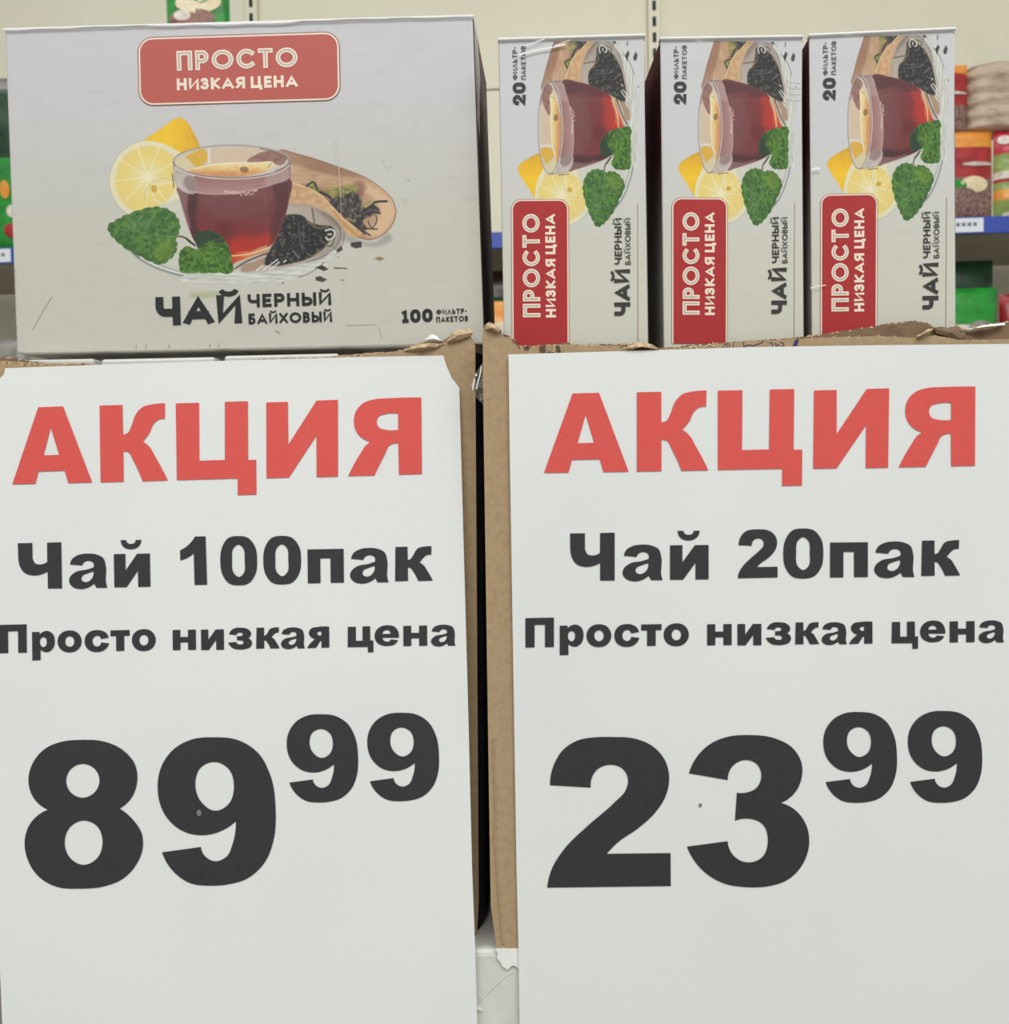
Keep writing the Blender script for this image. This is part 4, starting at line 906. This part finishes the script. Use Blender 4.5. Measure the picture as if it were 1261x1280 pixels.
# crease near the left corner of the right carton
m_ = MB(); pl = Plane(RY-.00005)
cr = [(616, 925), (617, 960), (619, 1010), (618, 1045), (620, 1080), (623, 1120), (626, 1160), (628, 1180)]
A_ = [Plane(RY-.0001).hit(x-.9, y) for x, y in cr]; B_ = [Plane(RY-.0009).hit(x+.3, y) for x, y in cr]; C_ = [Plane(RY-.0001).hit(x+2.2, y) for x, y in cr]
n_ = len(cr); m_.add(A_+B_+C_, [(i, i+1, n_+i+1, n_+i) for i in range(n_-1)]+[(n_+i, n_+i+1, 2*n_+i+1, 2*n_+i) for i in range(n_-1)]); m_.build('crease', KRAFT, cartR, smooth=True)
for nm_, mt_, pts_ in (('flute_shade', KRAFTD, [(654, 433.5), (660, 432), (663, 434), (661, 437), (656, 437.5)]), ('flute_shade', KRAFTD, [(674, 433), (682, 431.5), (681, 437), (682, 440.5), (676, 440), (674, 437)]),
                       ('flute_shade', KRAFTD, [(694, 432), (699, 431.5), (701, 440), (696, 440.5)]), ('paper_curl', TORN, [(683, 434), (694, 433), (693, 439.8), (684, 440)]),
                       ('flute_shade', KRAFTD, [(640, 423.5), (645, 427), (650, 432), (646, 431), (640, 426)]), ('flute_shade', KRAFTD, [(629, 418), (636, 419.5), (638, 421.5), (630, 420)]),
                       ('flute_shade', KRAFTD, [(802, 433), (812, 431.5), (820, 434.5), (812, 437), (800, 437.2), (790, 438)])):
    m_ = MB(); m_.poly([[Plane(RY-.0004).hit(*q_) for q_ in pts_]]); m_.build(nm_, mt_, cartR)  # dark ones are flat patches painted as shade in the torn hollows
for pts in ([(843, 437.5), (843.5, 433.5), (849.5, 433.5), (850.5, 437.5)], [(861, 433.5), (864, 435), (866, 431.8), (870, 433.5), (870.5, 437)], [(882, 433.5), (886, 430), (891, 432.5), (893, 430.5)]):
    m_ = MB(); pstroke(m_, pts, 1.1, lambda x, y: Plane(RY-.0004).hit(x, y)); m_.build('flute_edge', PALE, cartR)
# crumpled flap ends on the rim
def crumple(pts, Y, m, root, nm, depth=.004, seed=1):
    r = random.Random(seed); m_ = MB(); fr = [Plane(Y-r.uniform(0, .0022)).hit(x, y) for x, y in pts]; c = Plane(Y-.003).hit(sum(p[0] for p in pts)/len(pts), sum(p[1] for p in pts)/len(pts))
    bk = [(v[0], v[1]+depth, v[2]) for v in fr]; n_ = len(fr)
    m_.add(fr+bk+[c, (c[0], c[1]+depth+.002, c[2])], [(i, (i+1) % n_, 2*n_) for i in range(n_)]+[(n_+(i+1) % n_, n_+i, 2*n_+1) for i in range(n_)]+[((i+1) % n_, i, n_+i, n_+(i+1) % n_) for i in range(n_)])
    return m_.build(nm, m, root)
crumple([(777, 436), (785, 433), (797, 427.5), (806, 428), (815, 430.5), (824, 436.5), (815, 436), (806, 433.5), (797, 434.5), (790, 437)], RY, TORN, cartR, 'torn_flap', .001, 2)
crumple([(1146, 418.5), (1152, 417.5), (1157, 413.5), (1160, 411), (1167, 411), (1160, 419), (1153, 422), (1147, 421)], RY, TORN, cartR, 'torn_flap', .002, 3)
crumple([(1168, 411), (1180, 410), (1190, 410.5), (1198, 407.8), (1203, 411), (1206, 419), (1200, 424), (1192, 424), (1182, 420), (1170, 417)], RY+.002, KRAFT2, cartR, 'torn_flap', .002, 4)
crumple([(606, 406), (611, 402.5), (617, 404.5), (624, 410), (627, 413), (622, 415), (612, 411), (607, 412)], RY, TORN, cartR, 'torn_flap', .003, 5)
crumple([(559, 427), (563, 417), (573, 410.5), (581, 413), (588, 409), (590, 416), (586, 421), (575, 424), (565, 428)], LY, TORN, cartL, 'torn_flap', .003, 6)
crumple([(505, 438), (520, 431), (540, 428), (556, 430), (545, 434), (530, 437), (515, 440)], LY, TORN, cartL, 'torn_flap', .0015, 7)
crumple([(1207, 411.5), (1232, 406), (1256, 403.5), (1256, 406), (1232, 409.5), (1210, 413)], RY+.002, WHITE, cartR, 'clear_tape_edge', .0008, 8)

# white scrap lying on the left rim, clear film corner between the cartons
o = crumple([(529, 425), (534, 422.5), (537, 419), (541, 418), (546, 420), (549, 424), (553, 426), (545, 427.5), (536, 426.5)], LY, WHITE, None, 'paper_scrap', .002, 10)
tag(o, 'small white paper scrap caught on the torn rim of the left carton', 'paper')
m_ = MB(); fp = [(604, 452, .004), (598, 461, .001), (592, 473, -.002), (586, 483, -.003), (593, 494, -.001), (600, 502, .002), (604.5, 507, .004)]
inn = [(604.5, 456, .006), (601, 468, .0005), (598, 478, .004), (596, 485, -.001), (599, 492, .003), (603, 499, .001), (605, 505, .005)]
V = [Plane(RY+.004+d).hit(x, y) for x, y, d in fp]+[Plane(RY+.004+d).hit(x, y) for x, y, d in inn]; n_ = len(fp)
m_.add(V, [(i, i+1, n_+i+1, n_+i) for i in range(n_-1)])
V2 = V[n_:]+[Plane(RY+.006).hit(606, y) for y in (456, 466, 476, 485, 492, 499, 506)]
m_.add(V2, [(i, i+1, n_+i+1, n_+i) for i in range(n_-1)])
FLM2 = film_mat('loose_film', gloss=1.2, rough=.12, haze=.12, scale=150, dist=.002)
o = m_.build('film_scrap', FLM2); tag(o, 'clear plastic film corner sticking out of the slit between the two cartons', 'film')
for pts in ([(601.5, 458), (600, 468), (597, 478), (595.5, 486)], [(593, 474), (591.5, 481), (590.5, 487)]):
    m_ = MB(); pstroke(m_, pts, 1.3, lambda x, y: Plane(RY+.0005).hit(x, y)); q = m_.build('film_fold_glare', WHITE); q.parent = o  # white strokes painted as highlights on the film's folds

# ------------------------------------------------------------------ tea boxes lying in the left carton (their tops show)
def inner_box(x0, x1, ytop, label, mark=None, Y=LY+.006, depth=.12):
    P = Plane(Y); a = P.hit(x0, ytop); b = P.hit(x1, ytop); z0 = padL+.0005
    t = thing('tea_box', ((a.x+b.x)/2, Y+depth/2, z0), label, 'box', 'tea boxes inside the left carton')
    MB().box(a.x, b.x, Y, Y+depth, z0, a.z).build('body', CARDSB, t, bevel=.0012)
    for (u0, u1, m) in (mark or ()):
        MB().box(a.x+(b.x-a.x)*u0, a.x+(b.x-a.x)*u1, Y-.0002, Y-.00005, a.z-.02, a.z-.0022).build('printed_strip', m, t)
    return t
inner_box(12, 117, 450.3, 'white tea box top in the left carton, under the left end of the big box', mark=((.3, .95, DARKINK2),))
inner_box(126, 268, 449, 'white tea box top with red and black print, second from left in the left carton', mark=((.38, .46, BADGE2), (.53, .68, DARKINK), (.72, .85, CREAM)))
inner_box(280, 423, 444.6, 'plain white tea box top, third from left in the left carton')
inner_box(430, 572, 444.0, 'tea box rightmost in the left carton, mostly behind the torn rim')

# ------------------------------------------------------------------ big tea box
QF = dict(TL=(5.5, 37.5), TR=(592, 20.5), BR=(606.5, 431), BL=(20.5, 442.5))
yr = LY+.0075
xr_b = at(600, 300, yr).x
BP = Plane(yr, -.030, xr_b)        # front turned slightly: its right end comes forward
c = {k: BP.hit(*v) for k, v in QF.items()}
big = thing('big_tea_box', ((c['BL'].x+c['BR'].x)/2, yr+.04, c['BL'].z), 'large white film-wrapped tea box printed 100 with a glass cup picture', 'box')
dv = Vector((.030*.075, .075, .001))
m_ = MB(); ee = .0
m_.quadbox([c['BL'], c['BR'], c['TR'], c['TL']], dv); m_.m = [0, 1, 1, 1, 1, 1]
m_.m = [0, 0, 1, 1, 0, 0]
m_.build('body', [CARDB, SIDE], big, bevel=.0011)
bfn = lambda off: (lambda x, y: BP.hit(x, y, off))
print_grid('printed_picture', lambda x, y: BP.hit(x, y, .00003), AX0+1, AX1-1, AY0+1, AY1-1, .55, sample_art, CARD, big)
quad = [(171.8, 47.0), (424.3, 39.2), (426.0, 125.8), (173.6, 133.0)]
def badge(quad, mats, offs, plane, root, r, open_bottom=False, insets=(0, 1.1, 3.3), name='red_badge'):
    m_ = MB()
    for mi, (ins, of) in enumerate(zip(insets, offs)): m_.poly([[plane.hit(x, y, of) for x, y in rrect(quad, ins, ins, r, open_bottom=open_bottom)]], mi)
    return m_.build(name, mats, root)
badge(quad, [LINE, CREAM, BADGE], (.0002, .00026, .00032), BP, big, 19)
m_ = MB(); f1 = bfn(.0004); f2 = bfn(.00046)
stroke_text(m_, f1, 'ПРОСТО', (221.5, 89.0), (372.5, 84.2), 24.8, .235, gap=.13)
stroke_text(m_, f1, 'НИЗКАЯ ЦЕНА', (221.5, 113.4), (372.5, 109.0), 14.8, .25, gap=.14, space=.26)
m_.build('badge_lettering', CREAM, big)
m_ = MB(); 
def inline(mb, fn, txt, p0, p1, cap, t, ti, up=1, gap=.13):
    lay, W = word_layout(txt, gap); p0 = np.array(p0, float); p1 = np.array(p1, float); L = np.linalg.norm(p1-p0); e = (p1-p0)/L; n = np.array((e[1], -e[0]))*up; sx = L/W; tx = t*cap/sx
    for ch, x0, w_ in lay:
        for path in SG[ch][1]:
            closed = path in ('o', 'z')
            if path == 'o': path = arc(.5, .5, .5, .5, 0, 360, 28)[:-1]
            pts = [((x0+tx/2+u*(w_-tx))*sx, (t/2+v*(1-t))*cap) for u, v in path]
            A_, B_ = stroke_loop(pts, ti*cap, closed); N = len(A_); vs = [fn(*(p0+e*q[0]+n*q[1])) for q in A_+B_]
            mb.add(vs, [((i, (i+1) % N, N+(i+1) % N, N+i) if up < 0 else (i, N+i, N+(i+1) % N, (i+1) % N)) for i in range(N if closed else N-1)])
inline(m_, f2, 'ПРОСТО', (221.5, 89.0), (372.5, 84.2), 24.8, .235, .06); m_.build('letter_inlines', GREYL, big)
m_ = MB(); f1 = bfn(.0003)
stroke_text(m_, f1, 'ЧАЙ', (195.5, 407.2), (303, 403.8), 35.6, .275, gap=.10)
stroke_text(m_, f1, 'ЧЕРНЫЙ', (310, 384.4), (414.2, 381.2), 16.4, .23, gap=.16)
stroke_text(m_, f1, 'БАЙХОВЫЙ', (311, 405.4), (415.2, 402.2), 13.2, .22, gap=.16)
m_.build('dark_lettering', DARKINK, big); m_ = MB()
stroke_text(m_, f1, '100', (503, 403.8), (541, 402.2), 16.4, .27, gap=.12)
stroke_text(m_, f1, 'ФИЛЬТР-', (545.4, 393.4), (583.4, 392.0), 6.6, .2, gap=.2)
stroke_text(m_, f1, 'ПАКЕТОВ', (545.4, 403.0), (585, 401.4), 6.8, .2, gap=.2)
m_.build('count_lettering', DARKINK, big)
# film wrap: wrinkled front sheet; top seam and vertical crease whitened as painted highlights
m_ = MB(); r = random.Random(4); nx, ny = 60, 40; vs = []
for j in range(ny+1):
    for i in range(nx+1):
        u, v = i/nx, j/ny
        x = (QF['TL'][0]*(1-u)+QF['TR'][0]*u)*(1-v)+(QF['BL'][0]*(1-u)+QF['BR'][0]*u)*v; y = (QF['TL'][1]*(1-u)+QF['TR'][1]*u)*(1-v)+(QF['BL'][1]*(1-u)+QF['BR'][1]*u)*v
        e = max(0, u-.82)*max(0, .4-v)*16
        w_ = .0006+.0007*e*(1+math.sin(u*60+v*22))+.0002*math.sin(v*9+u*5)
        vs.append(BP.hit(x, y, w_))
n_ = nx+1; m_.add(vs, [(j*n_+i, (j+1)*n_+i, (j+1)*n_+i+1, j*n_+i+1) for j in range(ny) for i in range(nx)])
m_.build('film_wrap', FILM, big, smooth=True)
m_ = MB(); tops = []
for i in range(61):
    u = i/60; x = 5.5+(592-5.5)*u; y = 37.5-17*u; h_ = 2.0+.8*math.sin(u*13+1)+.5*math.sin(u*57)+(1.6 if .3 < u < .62 else 0); h_ = max(1.0, h_)
    tops.append((BP.hit(x, y-2.2, -.004), BP.hit(x, y-1.5, .0006), BP.hit(x, y+h_*.6, .0012), BP.hit(x, y+h_, .0007)))
vs = [p_ for t_ in tops for p_ in t_]; m_.add(vs, [(i*4+k, i*4+k+1, (i+1)*4+k+1, (i+1)*4+k) for i in range(60) for k in range(3)])
m_.build('film_top_seam', film_mat('film_seam_white', gloss=1.5, rough=.3, haze=.62), big, smooth=True)
m_ = MB()
for pts, wd in (([(419.5, 170), (421, 190), (423.5, 205), (425, 225), (426, 244)], .9), ([(426, 244), (428, 290), (431, 360), (432, 432)], .35), ([(30, 440.6), (120, 439), (300, 434.5), (500, 428.5)], .7)):
    pstroke(m_, pts, wd, bfn(.0010))
m_.build('film_crease', SEAM, big)
# film standing off the right side
m_ = MB(); xs_ = [(592, 20, 0), (596, 34, 4.5), (599, 60, 6), (602, 100, 7), (604, 140, 5), (604.5, 190, 3), (605, 240, 1.6)]
A_ = [BP.hit(592+(y-20)*.0353, y, .0003) for x, y, d in xs_]; B_ = [Plane(yr+.012).hit(592+(y-20)*.0353+d*.5+.5, y) for x, y, d in xs_]; C_ = [Plane(yr+.05).hit(592+(y-20)*.0353+d*.8+1.5, y+1) for x, y, d in xs_]
n_ = len(xs_); m_.add(A_+B_+C_, [(i, i+1, n_+i+1, n_+i) for i in range(n_-1)]+[(n_+i, n_+i+1, 2*n_+i+1, 2*n_+i) for i in range(n_-1)])
m_.build('film_side_fold', film_mat('film_soft', gloss=.8, rough=.15, haze=.3), big, smooth=True)
# scuffs: small dark perforation ticks down the left edge, bottom dents
m_ = MB()
for y in (338, 344, 349, 352, 361, 371, 383, 396, 408, 421, 428): pstroke(m_, [(18+(y-338)*.03, y), (19.6+(y-338)*.03, y+.3)], .9, bfn(.0002))
for x in (170, 182, 211, 262, 273): pstroke(m_, [(x, 436-(x-170)*.02), (x+.6, 431-(x-170)*.02)], .8, bfn(.0002))
pstroke(m_, [(41, 412), (52, 392), (65, 371)], .6, bfn(.0002)); pstroke(m_, [(22, 444.2-1.5), (50, 443.6-1.5)], .6, bfn(.0002))
pstroke(m_, [(344.5, 413), (350, 416.5)], 1.2, bfn(.0002)); pstroke(m_, [(432, 407), (470, 405.5)], .5, bfn(.0002)); pstroke(m_, [(473, 408), (477, 423)], .45, bfn(.0002))
o = m_.build('scuff_marks', mat('scuff', (158, 152, 138), .7), big); o['kind'] = 'stuff'

# ------------------------------------------------------------------ small tea boxes
SY = RY+.0085
SP = Plane(SY)
q1 = dict(TL=(625.5, 50.5), TR=(808, 46), BR=(808.5, 434), BL=(627.2, 436.5))
d = {k: SP.hit(*v) for k, v in q1.items()}
x0s, x1s = (d['TL'].x+d['BL'].x)/2, (d['TR'].x+d['BR'].x)/2; z0s, z1s = padR+.0004, (d['TL'].z+d['TR'].z)/2
sb = thing('small_tea_box', (x0s, SY, z0s), 'leftmost small tea box with pale film glare, standing beside the big box', 'box', 'small tea boxes standing upright in the right carton')
DEP = .066
m_ = MB(); m_.box(x0s, x1s, SY, SY+DEP, z0s, z1s); m_.m = [0, 0, 0, 1, 0, 1]
m_.build('body', [CARDSB, SIDES], sb, bevel=.0008)
def small_art(X, Y):
    ax = (391-Y)/.799; ay = (X-540.4)/.727
    a_ = sample_art(ax, ay)
    # crimp of the top edge: nothing printed outside the face
    return a_
print_grid('printed_picture', lambda x, y: SP.hit(x, y, .00003), 629, 805.5, 51.5, 330, .55, small_art, CARDS, sb)
sfn = lambda off: (lambda x, y: SP.hit(x, y, off))
badge([(638.6, 249.2), (711, 248.8), (711.6, 433), (639.8, 433)], [LINE, CREAM, BADGE2], (.0002, .00026, .00032), SP, sb, 13, open_bottom=True, insets=(0, .7, 2.4))
m_ = MB(); f1 = sfn(.0004)
stroke_text(m_, f1, 'ПРОСТО', (675.4, 396.6), (674.4, 267.6), 21.8, .235, gap=.13)
stroke_text(m_, f1, 'НИЗКАЯ ЦЕНА', (694.8, 397), (693.8, 267.8), 12.6, .25, gap=.14, space=.26)
m_.build('badge_lettering', CREAM, sb)
m_ = MB(); inline(m_, sfn(.00046), 'ПРОСТО', (675.4, 396.6), (674.4, 267.6), 21.8, .235, .06); m_.build('letter_inlines', GREYL, sb)
m_ = MB(); f1 = sfn(.0003)
stroke_text(m_, f1, 'ЧАЙ', (787.8, 394.6), (787.2, 336.4), 20.0, .26, gap=.10)
stroke_text(m_, f1, 'ЧЕРНЫЙ', (777.2, 330.6), (776.8, 272.8), 9.0, .21, gap=.16)
stroke_text(m_, f1, 'БАЙХОВЫЙ', (788.2, 330.8), (787.8, 272.8), 6.8, .18, gap=.16)
m_.build('dark_lettering', DARKINK2, sb)
m_ = MB()
stroke_text(m_, f1, '20', (657.2, 131.2), (657, 103.4), 16.4, .27, gap=.12)
stroke_text(m_, f1, 'ФИЛЬТР-', (646.9, 100), (646.6, 59), 6.1, .17, gap=.2)
stroke_text(m_, f1, 'ПАКЕТОВ', (657.3, 99.6), (657, 57.6), 5.8, .17, gap=.2)
m_.build('count_lettering', DARKINK2, sb)
m_ = MB(); pstroke(m_, [(796.9, 255), (797.2, 433)], .55, sfn(.0002)); m_.build('red_rule', LINE, sb)
# film
m_ = MB(); nx, ny = 30, 50; vs = []
for j in range(ny+1):
    for i in range(nx+1):
        u, v = i/nx, j/ny; x = x0s+(x1s-x0s)*u; z = z1s+(z0s-z1s)*v
        w_ = .0007+.0003*math.sin(v*18+u*4)*math.sin(u*3)+.0009*max(0, .14-v)*7*(.5+.5*math.sin(u*14-v*50))
        vs.append((x, SY-w_, z))
n_ = nx+1; m_.add(vs, [(j*n_+i, (j+1)*n_+i, (j+1)*n_+i+1, j*n_+i+1) for j in range(ny) for i in range(nx)])
m_.build('film_wrap', FILM, sb, smooth=True)
m_ = MB(); m_.box(x0s-.0003, x1s+.0003, SY-.0012, SY+.003, z1s-.0003, z1s+.0008); m_.build('film_top_seam', MATS['film_seam_white'], sb, bevel=.0004)
index_kids()
boxes = [sb]
for (tl, br, Yo, yaw, roll, label) in (((824.8, 45.8), (1004, 0), .0045, 1.8, .0, 'middle of the three small upright tea boxes in the right carton'),
                                 ((1012.3, 44.0), (1195, 0), .0055, -1.7, -.2, 'rightmost of the three small upright tea boxes, nearest the packets')):
    c2 = copy_tree(sb); p_ = Plane(SY+Yo).hit(*tl)
    c2.location = (p_.x, SY+Yo, z0s+.0003); c2.rotation_euler = (0, math.radians(roll), math.radians(yaw)); c2['label'] = label; c2.scale = (.983, 1, 1); boxes.append(c2)
    print('small box top z', z1s-z0s, p_.z-z0s)
# film folds on the first and third box, their glare painted as white strokes
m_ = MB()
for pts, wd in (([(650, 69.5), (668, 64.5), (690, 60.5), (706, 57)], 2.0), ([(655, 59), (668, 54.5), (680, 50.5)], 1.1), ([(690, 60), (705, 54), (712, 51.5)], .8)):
    m_ = MB(); pstroke(m_, pts, wd, sfn(.0012)); m_.build('film_fold_glare', MATS['white_lacquer'], sb)
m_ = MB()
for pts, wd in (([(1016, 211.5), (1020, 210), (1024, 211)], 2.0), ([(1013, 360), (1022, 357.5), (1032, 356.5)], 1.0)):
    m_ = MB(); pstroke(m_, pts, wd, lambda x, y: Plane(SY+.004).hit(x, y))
    q = m_.build('film_fold_glare', MATS['white_lacquer']); q.parent = boxes[2]
    bpy.context.view_layer.update(); q.matrix_parent_inverse = boxes[2].matrix_world.inverted()
for k in range(4):
    m_ = MB(); pstroke(m_, [(984, 101+k*7.5), (993, 103+k*7.5), (1001, 103+k*7)], .8, lambda x, y: Plane(SY+.006).hit(x, y))
    q = m_.build('film_fold_glare', SEAM); q.parent = boxes[1]; q.matrix_parent_inverse = boxes[1].matrix_world.inverted()

# ------------------------------------------------------------------ posters
zt_, zb_ = at(300, 455, LY).z, zbase
def tiltL(x, z):
    f = min(1.3, max(0, (zt_-z)/(zt_-zb_))); return -f*(.0149) + .00025*math.sin(x*31+z*17)
LP = Plane(LY-.0010, fn=tiltL)
RP = Plane(RY-.0010, fn=lambda x, z: .00022*math.sin(x*27+z*19)-.0004)
def poster(name, plane, top, right, bottom, left, label, curl=None):
    """outline given as four pixel polylines; filled as a grid so that the sheet can bend"""
    P = thing(name, plane.hit(*bottom[len(bottom)//2]), label, 'poster')
    def along(pl, t):
        a_ = np.array(pl, float); d_ = np.r_[0, np.cumsum(np.linalg.norm(np.diff(a_, axis=0), axis=1))]; d_ /= d_[-1]
        return np.array([np.interp(t, d_, a_[:, 0]), np.interp(t, d_, a_[:, 1])])
    nx, ny = 70, 110; vs = []
    TL, TR, BR, BL = (np.array(p, float) for p in (top[0], top[-1], bottom[-1], bottom[0]))
    for j in range(ny+1):
        for i in range(nx+1):
            u, v = i/nx, j/ny
            p_ = (1-v)*along(top, u)+v*along(bottom, u)+(1-u)*along(left, v)+u*along(right, v)-((1-u)*(1-v)*TL+u*(1-v)*TR+u*v*BR+(1-u)*v*BL)
            h_ = plane.hit(p_[0], p_[1], 0.0); vs.append(h_)
    n_ = nx+1; m_ = MB(); f_ = [(j*n_+i, (j+1)*n_+i, (j+1)*n_+i+1, j*n_+i+1) for j in range(ny) for i in range(nx)]
    m_.add(vs, f_); o = m_.build('paper_sheet', PAPER, P); so = o.modifiers.new('thick', 'SOLIDIFY'); so.thickness = .00012; so.offset = -1
    return P
pL = poster('price_poster', LP, [(6.5, 460.3), (60, 458.2), (150, 455), (300, 450.3), (450, 446.2), (554.2, 444.4)],
            [(554.2, 444.4), (557.4, 455.9), (562.5, 467.3), (566.3, 476.2), (573.9, 481.9), (575, 520), (580, 700), (585.5, 900), (590, 1085), (594, 1190), (596.8, 1296)],
            [(3.5, 1300), (300, 1298), (596.8, 1296)], [(6.5, 460.3), (6, 466), (3, 471), (-3, 475), (-7, 480), (-7.5, 600), (-6, 900), (-3, 1150), (0.5, 1225), (3.5, 1300)],
            'white price poster reading 89 99, hung on the left carton')
pR = poster('price_poster', RP, [(635.5, 443), (800, 438.2), (940, 433.8), (1100, 431.4), (1290, 429.6)], [(1290, 429.6), (1291, 800), (1292, 1310)],
            [(650, 1315), (970, 1312), (1292, 1310)], [(635.5, 443), (637, 560), (639.3, 700), (642.5, 900), (645.5, 1085), (648, 1190), (650, 1315)],
            'white price poster reading 23 99, hung on the right carton')
def sp(o, s, pairs): return [(o+a/s, o+b/s) for a, b in pairs]
# left sheet
m_ = MB(); row_text(m_, LP, 'АКЦИЯ', [(15.7, 115.5), (126.1, 210), (221.3, 320.8), (333.3, 424.2), (435.3, 528.3)], ((16, 605.2), (528, 592.7)), 95.6, .018)
m_.build('heading_lettering', RED, pL)
m_ = MB()
row_text(m_, LP, 'Чай', sp(0, 4.203, [(100, 328), (365, 565), (602, 792)]), ((60, 734.7), (520, 725.8)), 57.4, .021)
row_text(m_, LP, '10', sp(0, 4.203, [(951, 1089), (1161, 1342+12)]), ((60, 734.7), (520, 725.8)), 58.6, .021)
row_text(m_, LP, '0пак', sp(280, 4.203, [(209, 407), (441, 631), (663, 865), (899, 1097)]), ((60, 734.7), (520, 725.8)), 57.8, .015)
m_.build('product_lettering', BLACK, pL); m_ = MB()
row_text(m_, LP, 'Просто', sp(0, 4.203, [(-1, 143), (171, 290), (305, 431), (447, 575), (583, 684), (695, 820)]), ((20, 815.9), (520, 807.0)), 35.4, .015)
row_text(m_, LP, 'ни', sp(0, 4.203, [(909, 1031), (1058, 1178)]), ((20, 815.9), (520, 807.0)), 35.2, .015)
row_text(m_, LP, 'зкаяцена', sp(280, 4.203, [(23, 148), (170, 293), (300, 425), (437, 554), (650, 785), (792, 920), (943, 1068), (1088, 1216)]), ((20, 815.9), (520, 807.0)), 35.2, .012)
m_.build('slogan_lettering', BLACK, pL); m_ = MB()
box_text(m_, LP, '8', 30.3, 179, 924.2, 1110.7, -.016, .012); box_text(m_, LP, '9', 197.3, 345.1, 920.8, 1107, -.016, .012)
m_.build('price_digits', BLACK, pL); m_ = MB()
box_text(m_, LP, '9', 358.5, 447.9, 892.3, 1002.9, -.016, .012); box_text(m_, LP, '9', 459.1, 549, 890.4, 1001.3, -.016, .012)
m_.build('kopeck_digits', BLACK, pL)
m_ = MB(); m_.poly([[LP.hit(249.3+3*math.cos(a_/8*math.pi), 1015.5+4*math.sin(a_/8*math.pi), .0006) for a_ in range(16)]]); m_.build('grey_speck', mat('speck', (122, 120, 116), .6), pL)
# right sheet
m_ = MB(); row_text(m_, RP, 'АКЦИЯ', [(679.8, 785.6), (795.8, 885.1), (897, 1002.4), (1016.1, 1111.3), (1122.8, 1219)], ((680, 590.9), (1219, 582.4)), 98.8, .004)
m_.build('heading_lettering', RED, pR)
m_ = MB(); bl = ((765, 724.5), (1190, 719.2))
row_text(m_, RP, 'Чай', sp(650, 4.203, [(263, 497), (538, 748), (787, 990)]), bl, 59.5, .003)
row_text(m_, RP, '0пак', sp(961, 4.203, [(75, 285), (320, 519), (552, 763), (799, 1003)]), bl, 59.5, .003)
box_text(m_, RP, '2', 921.7, 971.5, 661.5, 722.4, -.012, .003)
m_.build('product_lettering', BLACK, pR); m_ = MB()
bl = ((675, 808.9), (1200, 802.6))
row_text(m_, RP, 'Простони', sp(650, 4.203, [(28, 178), (208, 333), (349, 479), (495, 626), (636, 743), (754, 886), (982, 1111), (1141, 1267)]), bl, 36.8, .004)
row_text(m_, RP, 'зкаяцена', sp(961, 4.203, [(-17, 115), (137, 263), (276, 408), (419, 543), (643, 782), (793, 925), (948, 1079), (1100, 1233)]), bl, 36.8, .003)
m_.build('slogan_lettering', BLACK, pR); m_ = MB()
box_text(m_, RP, '2', 683.4, 837.9, 920.8, 1108.9, -.004, .004); box_text(m_, RP, '3', 858.1, 1011.1, 918.5, 1108.9, -.004, .004)
m_.build('price_digits', BLACK, pR); m_ = MB()
box_text(m_, RP, '9', 1028.7, 1120.8, 889.6, 1003.2, -.008, .002); box_text(m_, RP, '9', 1134.3, 1227.2, 888.3, 1003.2, -.008, .002)
m_.build('kopeck_digits', BLACK, pR)
m_ = MB(); m_.poly([[RP.hit(875+2*math.cos(a_/8*math.pi), 1006+2.4*math.sin(a_/8*math.pi), .0005) for a_ in range(16)]]); m_.build('grey_speck', MATS['speck'], pR)
